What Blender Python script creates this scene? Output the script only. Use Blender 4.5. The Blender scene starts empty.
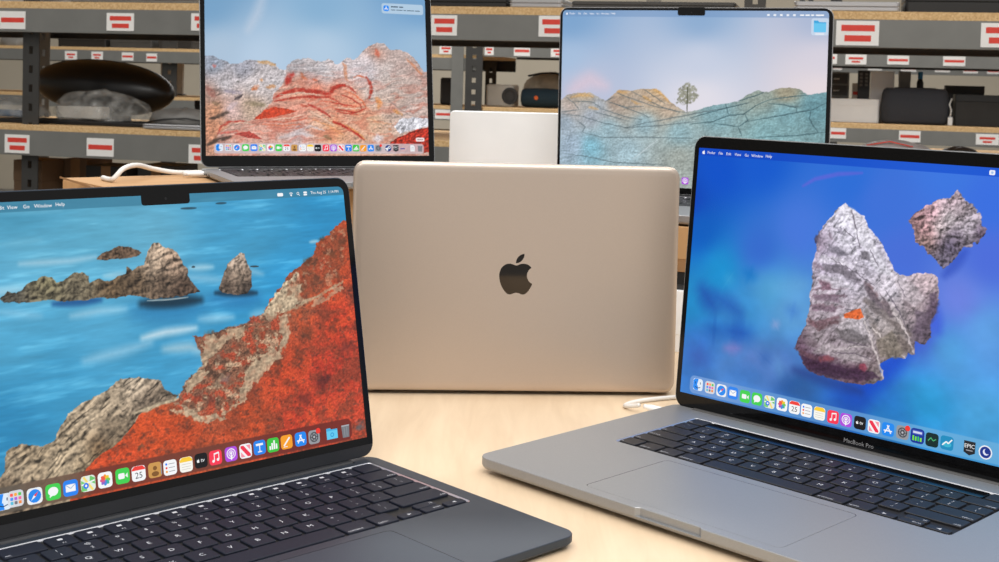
import bpy, bmesh, math, json
import numpy as np
from math import sin, cos, pi, radians, sqrt
from mathutils import Vector, Matrix, geometry
SC = bpy.context.scene
COL = SC.collection
MM = 0.001

# ------------------------------------------------------------------ colour and materials
def lin(c):
    return tuple((v/255/12.92) if v/255 <= .04045 else ((v/255+.055)/1.055)**2.4 for v in c[:3])
def mat(name, col, rough=.5, metal=0., var=.06, scale=40., bump=0., spec=.5, stretch=(1, 1, 1), alpha=1., coat=0.):
    m = bpy.data.materials.new(name); m.use_nodes = True
    nt = m.node_tree; n = nt.nodes; b = n['Principled BSDF']
    l = lin(col)
    tc = n.new('ShaderNodeTexCoord'); mp = n.new('ShaderNodeMapping'); nz = n.new('ShaderNodeTexNoise'); rp = n.new('ShaderNodeValToRGB')
    mp.inputs['Scale'].default_value = stretch
    nz.inputs['Scale'].default_value = scale; nz.inputs['Detail'].default_value = 4
    nt.links.new(tc.outputs['Object'], mp.inputs['Vector']); nt.links.new(mp.outputs['Vector'], nz.inputs['Vector'])
    nt.links.new(nz.outputs['Fac'], rp.inputs['Fac'])
    rp.color_ramp.elements[0].position = .3; rp.color_ramp.elements[1].position = .7
    rp.color_ramp.elements[0].color = (*[v*(1-var) for v in l], 1); rp.color_ramp.elements[1].color = (*[min(1, v*(1+var)) for v in l], 1)
    nt.links.new(rp.outputs['Color'], b.inputs['Base Color'])
    b.inputs['Roughness'].default_value = rough; b.inputs['Metallic'].default_value = metal
    b.inputs['Specular IOR Level'].default_value = spec; b.inputs['Alpha'].default_value = alpha
    b.inputs['Coat Weight'].default_value = coat
    if bump:
        bp = n.new('ShaderNodeBump'); bp.inputs['Strength'].default_value = bump; bp.inputs['Distance'].default_value = .002
        nt.links.new(nz.outputs['Fac'], bp.inputs['Height']); nt.links.new(bp.outputs['Normal'], b.inputs['Normal'])
    return m
def screen_mat(name, strength=1.):
    m = bpy.data.materials.new(name); m.use_nodes = True
    nt = m.node_tree; b = nt.nodes['Principled BSDF']; a = nt.nodes.new('ShaderNodeAttribute'); a.attribute_name = 'pixel'
    b.inputs['Base Color'].default_value = (.004, .004, .005, 1); b.inputs['Roughness'].default_value = .12
    b.inputs['Specular IOR Level'].default_value = .25
    nt.links.new(a.outputs['Color'], b.inputs['Emission Color']); b.inputs['Emission Strength'].default_value = strength
    return m
def film_mat(name, col, rough=.15):
    m = bpy.data.materials.new(name); m.use_nodes = True
    nt = m.node_tree; n = nt.nodes; b = n['Principled BSDF']
    nz = n.new('ShaderNodeTexNoise'); nz.inputs['Scale'].default_value = 30; rp = n.new('ShaderNodeValToRGB')
    tc = n.new('ShaderNodeTexCoord'); nt.links.new(tc.outputs['Object'], nz.inputs['Vector'])
    rp.color_ramp.elements[0].color = (.06, .06, .06, 1); rp.color_ramp.elements[1].color = (.42, .42, .42, 1); rp.color_ramp.elements[0].position = .35; rp.color_ramp.elements[1].position = .68
    nt.links.new(nz.outputs['Fac'], rp.inputs['Fac']); nt.links.new(rp.outputs['Color'], b.inputs['Alpha'])
    b.inputs['Base Color'].default_value = (*lin(col), 1); b.inputs['Roughness'].default_value = rough
    return m
def particle_mat(name, c0, c1, c2):
    m = bpy.data.materials.new(name); m.use_nodes = True
    nt = m.node_tree; n = nt.nodes; b = n['Principled BSDF']
    tc = n.new('ShaderNodeTexCoord'); v = n.new('ShaderNodeTexVoronoi'); v.inputs['Scale'].default_value = 260; rp = n.new('ShaderNodeValToRGB')
    nt.links.new(tc.outputs['Object'], v.inputs['Vector']); nt.links.new(v.outputs['Color'], rp.inputs['Fac'])
    e = rp.color_ramp.elements; e[0].color = (*lin(c0), 1); e[0].position = .15; e[1].color = (*lin(c2), 1); e[1].position = .85
    k = e.new(.5); k.color = (*lin(c1), 1)
    nt.links.new(rp.outputs['Color'], b.inputs['Base Color']); b.inputs['Roughness'].default_value = .8
    return m
def wood_mat(name, c0, c1):
    m = bpy.data.materials.new(name); m.use_nodes = True
    nt = m.node_tree; n = nt.nodes; b = n['Principled BSDF']
    tc = n.new('ShaderNodeTexCoord'); mp = n.new('ShaderNodeMapping'); mp.inputs['Scale'].default_value = (9, 1.1, 1)
    mp.inputs['Rotation'].default_value = (0, 0, .12)
    nz = n.new('ShaderNodeTexNoise'); nz.inputs['Scale'].default_value = 7; nz.inputs['Detail'].default_value = 7; nz.inputs['Roughness'].default_value = .6
    nz.inputs['Distortion'].default_value = .6
    n2 = n.new('ShaderNodeTexNoise'); n2.inputs['Scale'].default_value = 3.5; n2.inputs['Detail'].default_value = 2
    mx = n.new('ShaderNodeMath'); mx.operation = 'ADD'; hf = n.new('ShaderNodeMath'); hf.operation = 'MULTIPLY'; hf.inputs[1].default_value = .5
    rp = n.new('ShaderNodeValToRGB'); rp.color_ramp.elements[0].position = .34; rp.color_ramp.elements[1].position = .66
    rp.color_ramp.elements[0].color = (*lin(c0), 1); rp.color_ramp.elements[1].color = (*lin(c1), 1)
    nt.links.new(tc.outputs['Object'], mp.inputs['Vector']); nt.links.new(mp.outputs['Vector'], nz.inputs['Vector']); nt.links.new(tc.outputs['Object'], n2.inputs['Vector'])
    nt.links.new(nz.outputs['Fac'], mx.inputs[0]); nt.links.new(n2.outputs['Fac'], mx.inputs[1]); nt.links.new(mx.outputs[0], hf.inputs[0])
    nt.links.new(hf.outputs[0], rp.inputs['Fac']); nt.links.new(rp.outputs['Color'], b.inputs['Base Color'])
    b.inputs['Roughness'].default_value = .42; b.inputs['Specular IOR Level'].default_value = .35
    return m

# ------------------------------------------------------------------ objects
def tag(o, label, cat, group=None, kind=None):
    if label: o['label'] = label
    if cat: o['category'] = cat
    if group: o['group'] = group
    if kind: o['kind'] = kind
    return o
def empty(name, loc, rz=0):
    o = bpy.data.objects.new(name, None); o.empty_display_size = .03; COL.objects.link(o)
    o.location = [v*MM for v in loc]; o.rotation_euler = (0, 0, rz); return o
class MB:
    """collects shapes given in millimetres; build() links them as one mesh object"""
    def __init__(s): s.v = []; s.f = []; s.m = []; s.c = []; s.smooth = []
    def add(s, verts, faces, mi=0, col=None, smooth=False):
        o = len(s.v); s.v += [tuple(p) for p in verts]; s.f += [tuple(i+o for i in f) for f in faces]
        s.m += [mi]*len(faces); s.smooth += [smooth]*len(faces)
        s.c += [col or (0, 0, 0)]*len(verts)
    def box(s, x0, x1, y0, y1, z0, z1, mi=0):
        v = [(x, y, z) for z in (z0, z1) for y in (y0, y1) for x in (x0, x1)]
        s.add(v, [(0, 2, 3, 1), (4, 5, 7, 6), (0, 1, 5, 4), (2, 6, 7, 3), (0, 4, 6, 2), (1, 3, 7, 5)], mi)
    def loft(s, loops, mi=0, cap0=True, cap1=True, smooth=False):
        n = len(loops[0]); v = [p for l in loops for p in l]; f = []
        for k in range(len(loops)-1):
            for i in range(n):
                j = (i+1) % n; f.append((k*n+i, k*n+j, (k+1)*n+j, (k+1)*n+i))
        s.add(v, f, mi, smooth=smooth)
        if cap0: s.fill([loops[0]], mi, flip=True)
        if cap1: s.fill([loops[-1]], mi)
    def fill(s, loops, mi=0, flip=False, col=None):
        vs = [p for l in loops for p in l]
        tri = geometry.tessellate_polygon([[Vector(p) for p in l] for l in loops])
        out = []
        for t in tri:
            a, b, c = (Vector(vs[i]) for i in t)
            nz = (b-a).cross(c-a).z
            up = nz > 0
            out.append(tuple(t) if up != flip else (t[0], t[2], t[1]))
        s.add(vs, out, mi, col)
    def rbox(s, x0, x1, y0, y1, z0, z1, r=3, ch=.5, mi=0, n=5):
        w, d, cx, cy = x1-x0, y1-y0, (x0+x1)/2, (y0+y1)/2
        o = lambda i, z: [(x, y, z) for x, y in rrect(w-2*i, d-2*i, max(.05, r-i), n, cx, cy)]
        s.loft([o(ch, z0), o(0, z0+ch), o(0, z1-ch), o(ch, z1)], mi)
    def tube(s, path, r, mi=0, n=10, close=False):
        P = [Vector(p) for p in path]; loops = []; up = Vector((0, 0, 1))
        for i, p in enumerate(P):
            t = (P[min(i+1, len(P)-1)]-P[max(i-1, 0)]).normalized()
            a = t.cross(up)
            if a.length < .05: a = t.cross(Vector((1, 0, 0)))
            a.normalize(); b = a.cross(t)
            rr = r[i] if isinstance(r, (list, tuple)) else r
            loops.append([p+(a*cos(q)+b*sin(q))*rr for q in [2*pi*k/n for k in range(n)]])
        nn = n; v = [q for l in loops for q in l]; f = []
        for k in range(len(loops)-1):
            for i in range(nn):
                j = (i+1) % nn; f.append((k*nn+i, (k+1)*nn+i, (k+1)*nn+j, k*nn+j))
        f.append(tuple(range(nn))); f.append(tuple(reversed(range((len(loops)-1)*nn, len(loops)*nn))))
        s.add(v, f, mi, smooth=True)
    def mesh(s, name, mats, color=False):
        me = bpy.data.meshes.new(name)
        me.from_pydata([(a*MM, b*MM, c*MM) for a, b, c in s.v], [], s.f)
        for m in (mats if isinstance(mats, (list, tuple)) else [mats]): me.materials.append(m)
        me.polygons.foreach_set('material_index', s.m); me.polygons.foreach_set('use_smooth', s.smooth)
        if color:
            at = me.color_attributes.new('pixel', 'FLOAT_COLOR', 'POINT')
            at.data.foreach_set('color', np.array([(*c, 1) for c in s.c], np.float32).ravel())
        me.validate(); me.update(); return me
    def build(s, name, mats, parent=None, color=False, loc=(0, 0, 0), rot=(0, 0, 0)):
        o = bpy.data.objects.new(name, s.mesh(name, mats, color)); COL.objects.link(o)
        o.location = [v*MM for v in loc]; o.rotation_euler = rot
        if parent: o.parent = parent
        return o
def link(name, me, parent=None, loc=(0, 0, 0), rot=(0, 0, 0)):
    o = bpy.data.objects.new(name, me); COL.objects.link(o); o.location = [v*MM for v in loc]; o.rotation_euler = rot
    if parent: o.parent = parent
    return o
def rrect(w, h, r, n=5, cx=0, cy=0):
    r = min(r, w/2-.001, h/2-.001); out = []
    for k, (sx, sy) in enumerate(((1, 1), (-1, 1), (-1, -1), (1, -1))):
        for i in range(n+1):
            a = pi/2*(k+i/n); out.append((cx+sx*(w/2-r)+r*cos(a), cy+sy*(h/2-r)+r*sin(a)))
    return out
def circ(cx, cy, r, n=18, ry=None, rot=0):
    ry = ry or r
    return [(cx+r*cos(a)*cos(rot)-ry*sin(a)*sin(rot), cy+r*cos(a)*sin(rot)+ry*sin(a)*cos(rot)) for a in [2*pi*i/n for i in range(n)]]

# ------------------------------------------------------------------ lettering
_glyph = {}
def glyph(t):
    if t not in _glyph:
        cu = bpy.data.curves.new('lettering', 'FONT'); cu.body = t; cu.size = 1; cu.align_x = 'CENTER'; cu.align_y = 'CENTER'; cu.resolution_u = 2
        o = bpy.data.objects.new('lettering', cu); COL.objects.link(o)
        me = bpy.data.meshes.new_from_object(o.evaluated_get(bpy.context.evaluated_depsgraph_get()))
        _glyph[t] = ([tuple(v.co) for v in me.vertices], [tuple(p.vertices) for p in me.polygons])
        bpy.data.objects.remove(o); bpy.data.curves.remove(cu); bpy.data.meshes.remove(me)
    return _glyph[t]
def prewarm(ts):
    obs = []
    for t in ts:
        cu = bpy.data.curves.new('lettering', 'FONT'); cu.body = t; cu.size = 1; cu.align_x = 'CENTER'; cu.align_y = 'CENTER'; cu.resolution_u = 2
        o = bpy.data.objects.new('lettering', cu); COL.objects.link(o); obs.append((t, o, cu))
    dg = bpy.context.evaluated_depsgraph_get(); dg.update()
    for t, o, cu in obs:
        me = bpy.data.meshes.new_from_object(o.evaluated_get(dg))
        _glyph[t] = ([tuple(v.co) for v in me.vertices], [tuple(p.vertices) for p in me.polygons]); bpy.data.meshes.remove(me)
    for t, o, cu in obs: bpy.data.objects.remove(o); bpy.data.curves.remove(cu)
def text(mb, t, x, y, z, size, mi=0, col=None, align='c', bold=0):
    v, f = glyph(t)
    if not v: return
    x0 = min(p[0] for p in v); x1 = max(p[0] for p in v); y0 = min(p[1] for p in v); y1 = max(p[1] for p in v)
    ox = {'c': -(x0+x1)/2, 'l': -x0, 'r': -x1}[align]; oy = -(y0+y1)/2
    mb.add([(x+(p[0]+ox)*size, y+(p[1]+oy)*size, z) for p in v], f, mi, col)

# apple silhouette (body and leaf), unit height about 24
def bez(p0, c1, c2, p1, n=8):
    return [tuple((1-t)**3*p0[k]+3*(1-t)**2*t*c1[k]+3*(1-t)*t*t*c2[k]+t**3*p1[k] for k in (0, 1)) for t in [i/n for i in range(1, n+1)]]
def relpath(start, segs):
    out = [start]; p = start
    for s in segs:
        a = [(p[0]+s[i], p[1]+s[i+1]) for i in (0, 2, 4)]
        out += bez(p, *a); p = a[2]
    return out
APPLE = relpath((12.152, 6.896), [(-.948, 0, -2.415, -1.078, -3.96, -1.04), (-2.04, .027, -3.91, 1.183, -4.961, 3.014), (-2.117, 3.675, -.546, 9.103, 1.519, 12.09),
    (1.013, 1.454, 2.208, 3.09, 3.792, 3.039), (1.52, -.065, 2.09, -.987, 3.935, -.987), (1.831, 0, 2.35, .987, 3.96, .948), (1.637, -.026, 2.676, -1.48, 3.676, -2.948),
    (1.156, -1.688, 1.636, -3.325, 1.662, -3.415), (-.039, -.013, -3.182, -1.221, -3.22, -4.857), (-.026, -3.04, 2.48, -4.494, 2.597, -4.559), (-1.429, -2.09, -3.623, -2.324, -4.39, -2.376), (-2, -.156, -3.675, 1.09, -4.61, 1.09)])[:-1]
LEAF = relpath((15.53, 3.83), [(.843, -1.012, 1.4, -2.427, 1.245, -3.83), (-1.207, .052, -2.662, .805, -3.532, 1.818), (-.78, .896, -1.454, 2.338, -1.273, 3.714), (1.338, .104, 2.715, -.688, 3.559, -1.701)])[:-1]
def apple(mb, cx, cy, z, h, mi=0, col=None, thick=0, mirror=False):
    s = h/24; sg = -1 if mirror else 1
    for P in (APPLE, LEAF):
        l = [(cx+sg*(x-12)*s, cy-(y-12)*s, z) for x, y in P]
        if not thick: mb.fill([l], mi, col=col)
        else:
            a = sum(l[i][0]*l[(i+1) % len(l)][1]-l[(i+1) % len(l)][0]*l[i][1] for i in range(len(l)))
            if a < 0: l = l[::-1]
            mb.loft([[(x, y, z-thick) for x, y, z in l], l], mi, cap0=False)

# ------------------------------------------------------------------ pictures shown on the displays
def _hash(ix, iy, s):
    h = (ix.astype(np.int64)*374761393+iy.astype(np.int64)*668265263+s*974711) & 0x7fffffff
    h = ((h ^ (h >> 13))*1274126177) & 0x7fffffff
    return ((h ^ (h >> 16)) & 0xffff)/65535.
def vnoise(x, y, s=0):
    ix = np.floor(x); iy = np.floor(y); fx = x-ix; fy = y-iy
    fx = fx*fx*(3-2*fx); fy = fy*fy*(3-2*fy)
    a = _hash(ix, iy, s); b = _hash(ix+1, iy, s); c = _hash(ix, iy+1, s); d = _hash(ix+1, iy+1, s)
    return (a*(1-fx)+b*fx)*(1-fy)+(c*(1-fx)+d*fx)*fy
def fbm(x, y, s=0, o=4, g=.5):
    t = 0; a = 1; n = 0
    for k in range(o):
        t = t+a*vnoise(x*2**k+17.3*k, y*2**k-9.1*k, s+k); n += a; a *= g
    return t/n
def ridge(x, y, s=0, o=4):
    t = 0; a = 1; n = 0
    for k in range(o):
        t = t+a*(1-np.abs(2*vnoise(x*2**k+5.7*k, y*2**k+3.1*k, s+k)-1)); n += a; a *= .55
    return t/n
def idw(pts, X, Y, eps=45):
    W = 0; R = 0
    for p in pts:
        w = 1/((X-p[0])**2+(Y-p[1])**2+eps)**1.6
        W = W+w; R = R+w[..., None]*np.array(p[2:5], float)
    return R/W[..., None]
def polydist(P, X, Y):
    inside = np.zeros(X.shape, bool); d2 = np.full(X.shape, 1e9)
    for i in range(len(P)):
        x0, y0 = P[i-1]; x1, y1 = P[i]
        c = ((y0 > Y) != (y1 > Y))
        if y1 != y0: inside ^= c & (X < (x1-x0)*(Y-y0)/(y1-y0)+x0)
        dx, dy = x1-x0, y1-y0; t = np.clip(((X-x0)*dx+(Y-y0)*dy)/(dx*dx+dy*dy+1e-9), 0, 1)
        d2 = np.minimum(d2, (X-x0-t*dx)**2+(Y-y0-t*dy)**2)
    d = np.sqrt(d2); return np.where(inside, d, -d)
def linedist(P, X, Y):
    """distance to a polyline and the place along it, 0..1"""
    if len(P) == 1: return np.hypot(X-P[0][0], Y-P[0][1]), np.full(X.shape, .5)
    d2 = np.full(X.shape, 1e9); T = np.zeros(X.shape)
    ln = [math.hypot(P[i][0]-P[i-1][0], P[i][1]-P[i-1][1]) for i in range(1, len(P))]; tot = sum(ln) or 1; acc = 0
    for i in range(1, len(P)):
        x0, y0 = P[i-1]; x1, y1 = P[i]; dx, dy = x1-x0, y1-y0
        t = np.clip(((X-x0)*dx+(Y-y0)*dy)/(dx*dx+dy*dy+1e-9), 0, 1)
        q = (X-x0-t*dx)**2+(Y-y0-t*dy)**2; m = q < d2
        d2 = np.where(m, q, d2); T = np.where(m, (acc+t*ln[i-1])/tot, T); acc += ln[i-1]
    return np.sqrt(d2), T
def texture(kind, C, X, Y, k):
    # name: x scale, y scale, slope, relief, crack depth, grain
    P = {'rock': (6.5, 5, .15, .95, .30, .42), 'rock2': (15, 10, .75, .46, .22, .26), 'rock3': (16, 6, .1, .24, .06, .2),
         'strata': (17, 6.2, .62, .85, .42, .36), 'strata2': (24, 5, .1, .34, .16, .26), 'pale': (8, 5.5, .1, .42, .16, .28)}
    if kind in P:
        sx, sy, sl, amp, crack, grain = P[kind]
        wx = (fbm(X/14, Y/14, 2, 3)-.5)*10; wy = (fbm(X/14, Y/14, 7, 3)-.5)*8
        def q(x, y):
            u = (x+sl*y+wx)/sx; v = (y-sl*x+wy)/sy
            return ridge(u, v, 3, 3)*.8+fbm(x/2.6, y/2.2, 9, 3)*.45
        e = .8; g = 1+amp*(q(X-e, Y+e)-q(X+e*.6, Y-e*.6))*1.3
        r = ridge((X+sl*Y+wx)/sx*1.3, (Y-sl*X+wy)/sy*1.3, 33, 2)
        g = g-crack*np.clip((r-.80)*7, 0, 1)-.2*(fbm(X/10, Y/10, 21)-.5)
        g = g+grain*(fbm(X/1.5, Y/1.5, 31, 2)-.5)*1.4
        if kind == 'rock2':
            u = X-.6*Y; v = Y+.6*X
            g = g+.10-.26*np.clip((fbm(u/2.6, v/8, 37, 3)-.57)*7, 0, 1)-.18*np.clip((fbm(X/6, Y/1.7, 38, 3)-.60)*7, 0, 1)
        C = C*np.clip(g, .35, 1.35)[..., None]
        if kind == 'strata2':
            b = np.clip((ridge((X+wx)/40, (Y-.12*X+1.5*wy)/8, 14, 3)-.66)*6, 0, 1)*.3*np.clip((140-Y)/50, 0, 1)
            C = C*(1-b[..., None])+np.array([196, 78, 54.])*b[..., None]
    elif kind == 'red':
        n = fbm(X/1.7, Y/1.2, 41, 3); b = fbm(X/9, Y/6, 44, 4); h = fbm(X/1.0, Y/.9, 47, 2)
        t = np.clip((b-.51)*4, 0, .6)[..., None]; C = C*(1-t)+np.array([122, 62, 44.])*t
        t = np.clip((.42-b)*4, 0, .5)[..., None]; C = C*(1-t)+np.array([208, 82, 46.])*t
        t = np.clip((fbm(X/3, Y/2.4, 52, 3)-.63)*6, 0, .5)[..., None]; C = C*(1-t)+np.array([92, 56, 46.])*t
        C = C*(1.03+.42*(n-.5)+.42*(h-.5))[..., None]
    elif kind == 'scrub':
        n = fbm(X/5, Y/3.6, 61, 4); m = fbm(X/4, Y/3.2, 64, 4); h = fbm(X/1.1, Y/.9, 47, 2)
        t = np.clip((n-.53)*8, 0, .9)[..., None]; C = C*(1-t)+np.array([166, 70, 48.])*t
        t = np.clip((.43-n)*8, 0, .85)[..., None]; C = C*(1-t)+np.array([84, 62, 50.])*t
        t = np.clip((m-.60)*8, 0, .75)[..., None]; C = C*(1-t)+np.array([196, 172, 142.])*t
        C = C*(1.03+.8*(h-.5))[..., None]
    elif kind == 'leaf':
        n = fbm(X/2.5, Y/2.5, 51, 3); C = C*(.75+.6*n)[..., None]
    return C
def paint(ops, X, Y):
    C = np.zeros(X.shape+(3,))
    for k, op in enumerate(ops):
        t = op[0]
        if t == 'f': C = idw(op[1], X, Y, op[2] if len(op) > 2 else 380)
        elif t == 'w':
            n = fbm(X/34, (Y-.02*X)/4.5, 61, 4)-.5; n2 = fbm(X/10, Y/1.6, 63, 3)-.5
            C = C*(1+.17*n+.09*n2)[..., None]+np.clip(n-.13, 0, 1)[..., None]*np.array([110, 100, 80.])
        elif t == 'c':
            n = fbm(X/30, Y/22, 71, 4)-.5; msk = np.clip((150-Y)/90, 0, 1)
            C = C*(1+.35*n*msk)[..., None]
        elif t in 'ps':
            pts = np.array(op[1], float); rough = op[4] if t == 'p' else op[6]
            mg = 4+rough*2+(op[2]*2 if t == 's' else 4)
            box = (X > pts[:, 0].min()-mg) & (X < pts[:, 0].max()+mg) & (Y > pts[:, 1].min()-mg) & (Y < pts[:, 1].max()+mg)
            if not box.any(): continue
            x = X[box]; y = Y[box]
            jx = x+(fbm(x/3.2, y/3.2, 81+k, 3)-.5)*2.4*rough; jy = y+(fbm(x/3.2, y/3.2, 181+k, 3)-.5)*2.4*rough
            if t == 'p':
                a = np.clip(polydist(op[1], jx, jy)/max(op[3], .05)+.5, 0, 1)*op[6]
                if op[5] == 'leaf': a = a*np.clip((fbm(x/2.0, y/2.0, 99, 3)-.22)*4, 0, 1)
                c = texture(op[5], idw(op[2], x, y), x, y, k)
            else:
                dl, tt = linedist(op[1], jx, jy); w = op[2]/2; s = max(op[4], .2)
                w = w*(.35+.65*np.sqrt(np.clip(np.sin(pi*np.clip(tt, .02, .98)), 0, 1)))
                a = np.clip((w+s/2-dl)/s, 0, 1); a = a*a*(3-2*a)*op[5]
                if op[2] > 2 and rough > 0: a = a*np.clip(.1+1.7*fbm(x/(2+op[2]*.5), y/(1.2+op[2]*.3), 141+k, 3), 0, 1)
                c = np.array(op[3], float)[None]*(1+(.5 if rough > 0 else .06)*(fbm(x/1.6, y/1.6, 91, 2)-.5))[:, None]
            C[box] = C[box]*(1-a[:, None])+c*a[:, None]
        elif t == 'd':
            x0, x1, y0, y1, r = op[1:6]
            qx = np.abs(X-(x0+x1)/2)-(x1-x0)/2+r; qy = np.abs(Y-(y0+y1)/2)-(y1-y0)/2+r
            d = np.sqrt(np.maximum(qx, 0)**2+np.maximum(qy, 0)**2)+np.minimum(np.maximum(qx, qy), 0)-r
            a = (np.clip(.5-d/.6, 0, 1)*op[7])[..., None]; C = C*(1-a)+idw(op[6], X, Y)*a
    return np.clip(C, 0, 255)
def display_mesh(name, ops, x0, x1, y0, y1, step, m):
    nx = int((x1-x0)/step)+1; ny = int((y1-y0)/step)+1
    X, Y = np.meshgrid(np.linspace(x0, x1, nx), np.linspace(y0, y1, ny))
    C = paint(ops, X, Y)/255; C = np.where(C <= .04045, C/12.92, ((C+.055)/1.055)**2.4)
    me = bpy.data.meshes.new(name); me.vertices.add(nx*ny)
    me.vertices.foreach_set('co', np.stack([X*MM, Y*MM, np.zeros_like(X)], -1).astype(np.float32).ravel())
    i = np.arange(nx*ny).reshape(ny, nx)
    q = np.stack([i[:-1, :-1], i[:-1, 1:], i[1:, 1:], i[1:, :-1]], -1).reshape(-1, 4)
    me.loops.add(q.size); me.polygons.add(len(q))
    me.loops.foreach_set('vertex_index', q.ravel()); me.polygons.foreach_set('loop_start', np.arange(0, q.size, 4)); me.polygons.foreach_set('loop_total', np.full(len(q), 4))
    me.update(calc_edges=True)
    at = me.color_attributes.new('pixel', 'FLOAT_COLOR', 'POINT')
    at.data.foreach_set('color', np.concatenate([C, np.ones(C.shape[:2]+(1,))], -1).astype(np.float32).ravel())
    me.materials.append(m); return me

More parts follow.
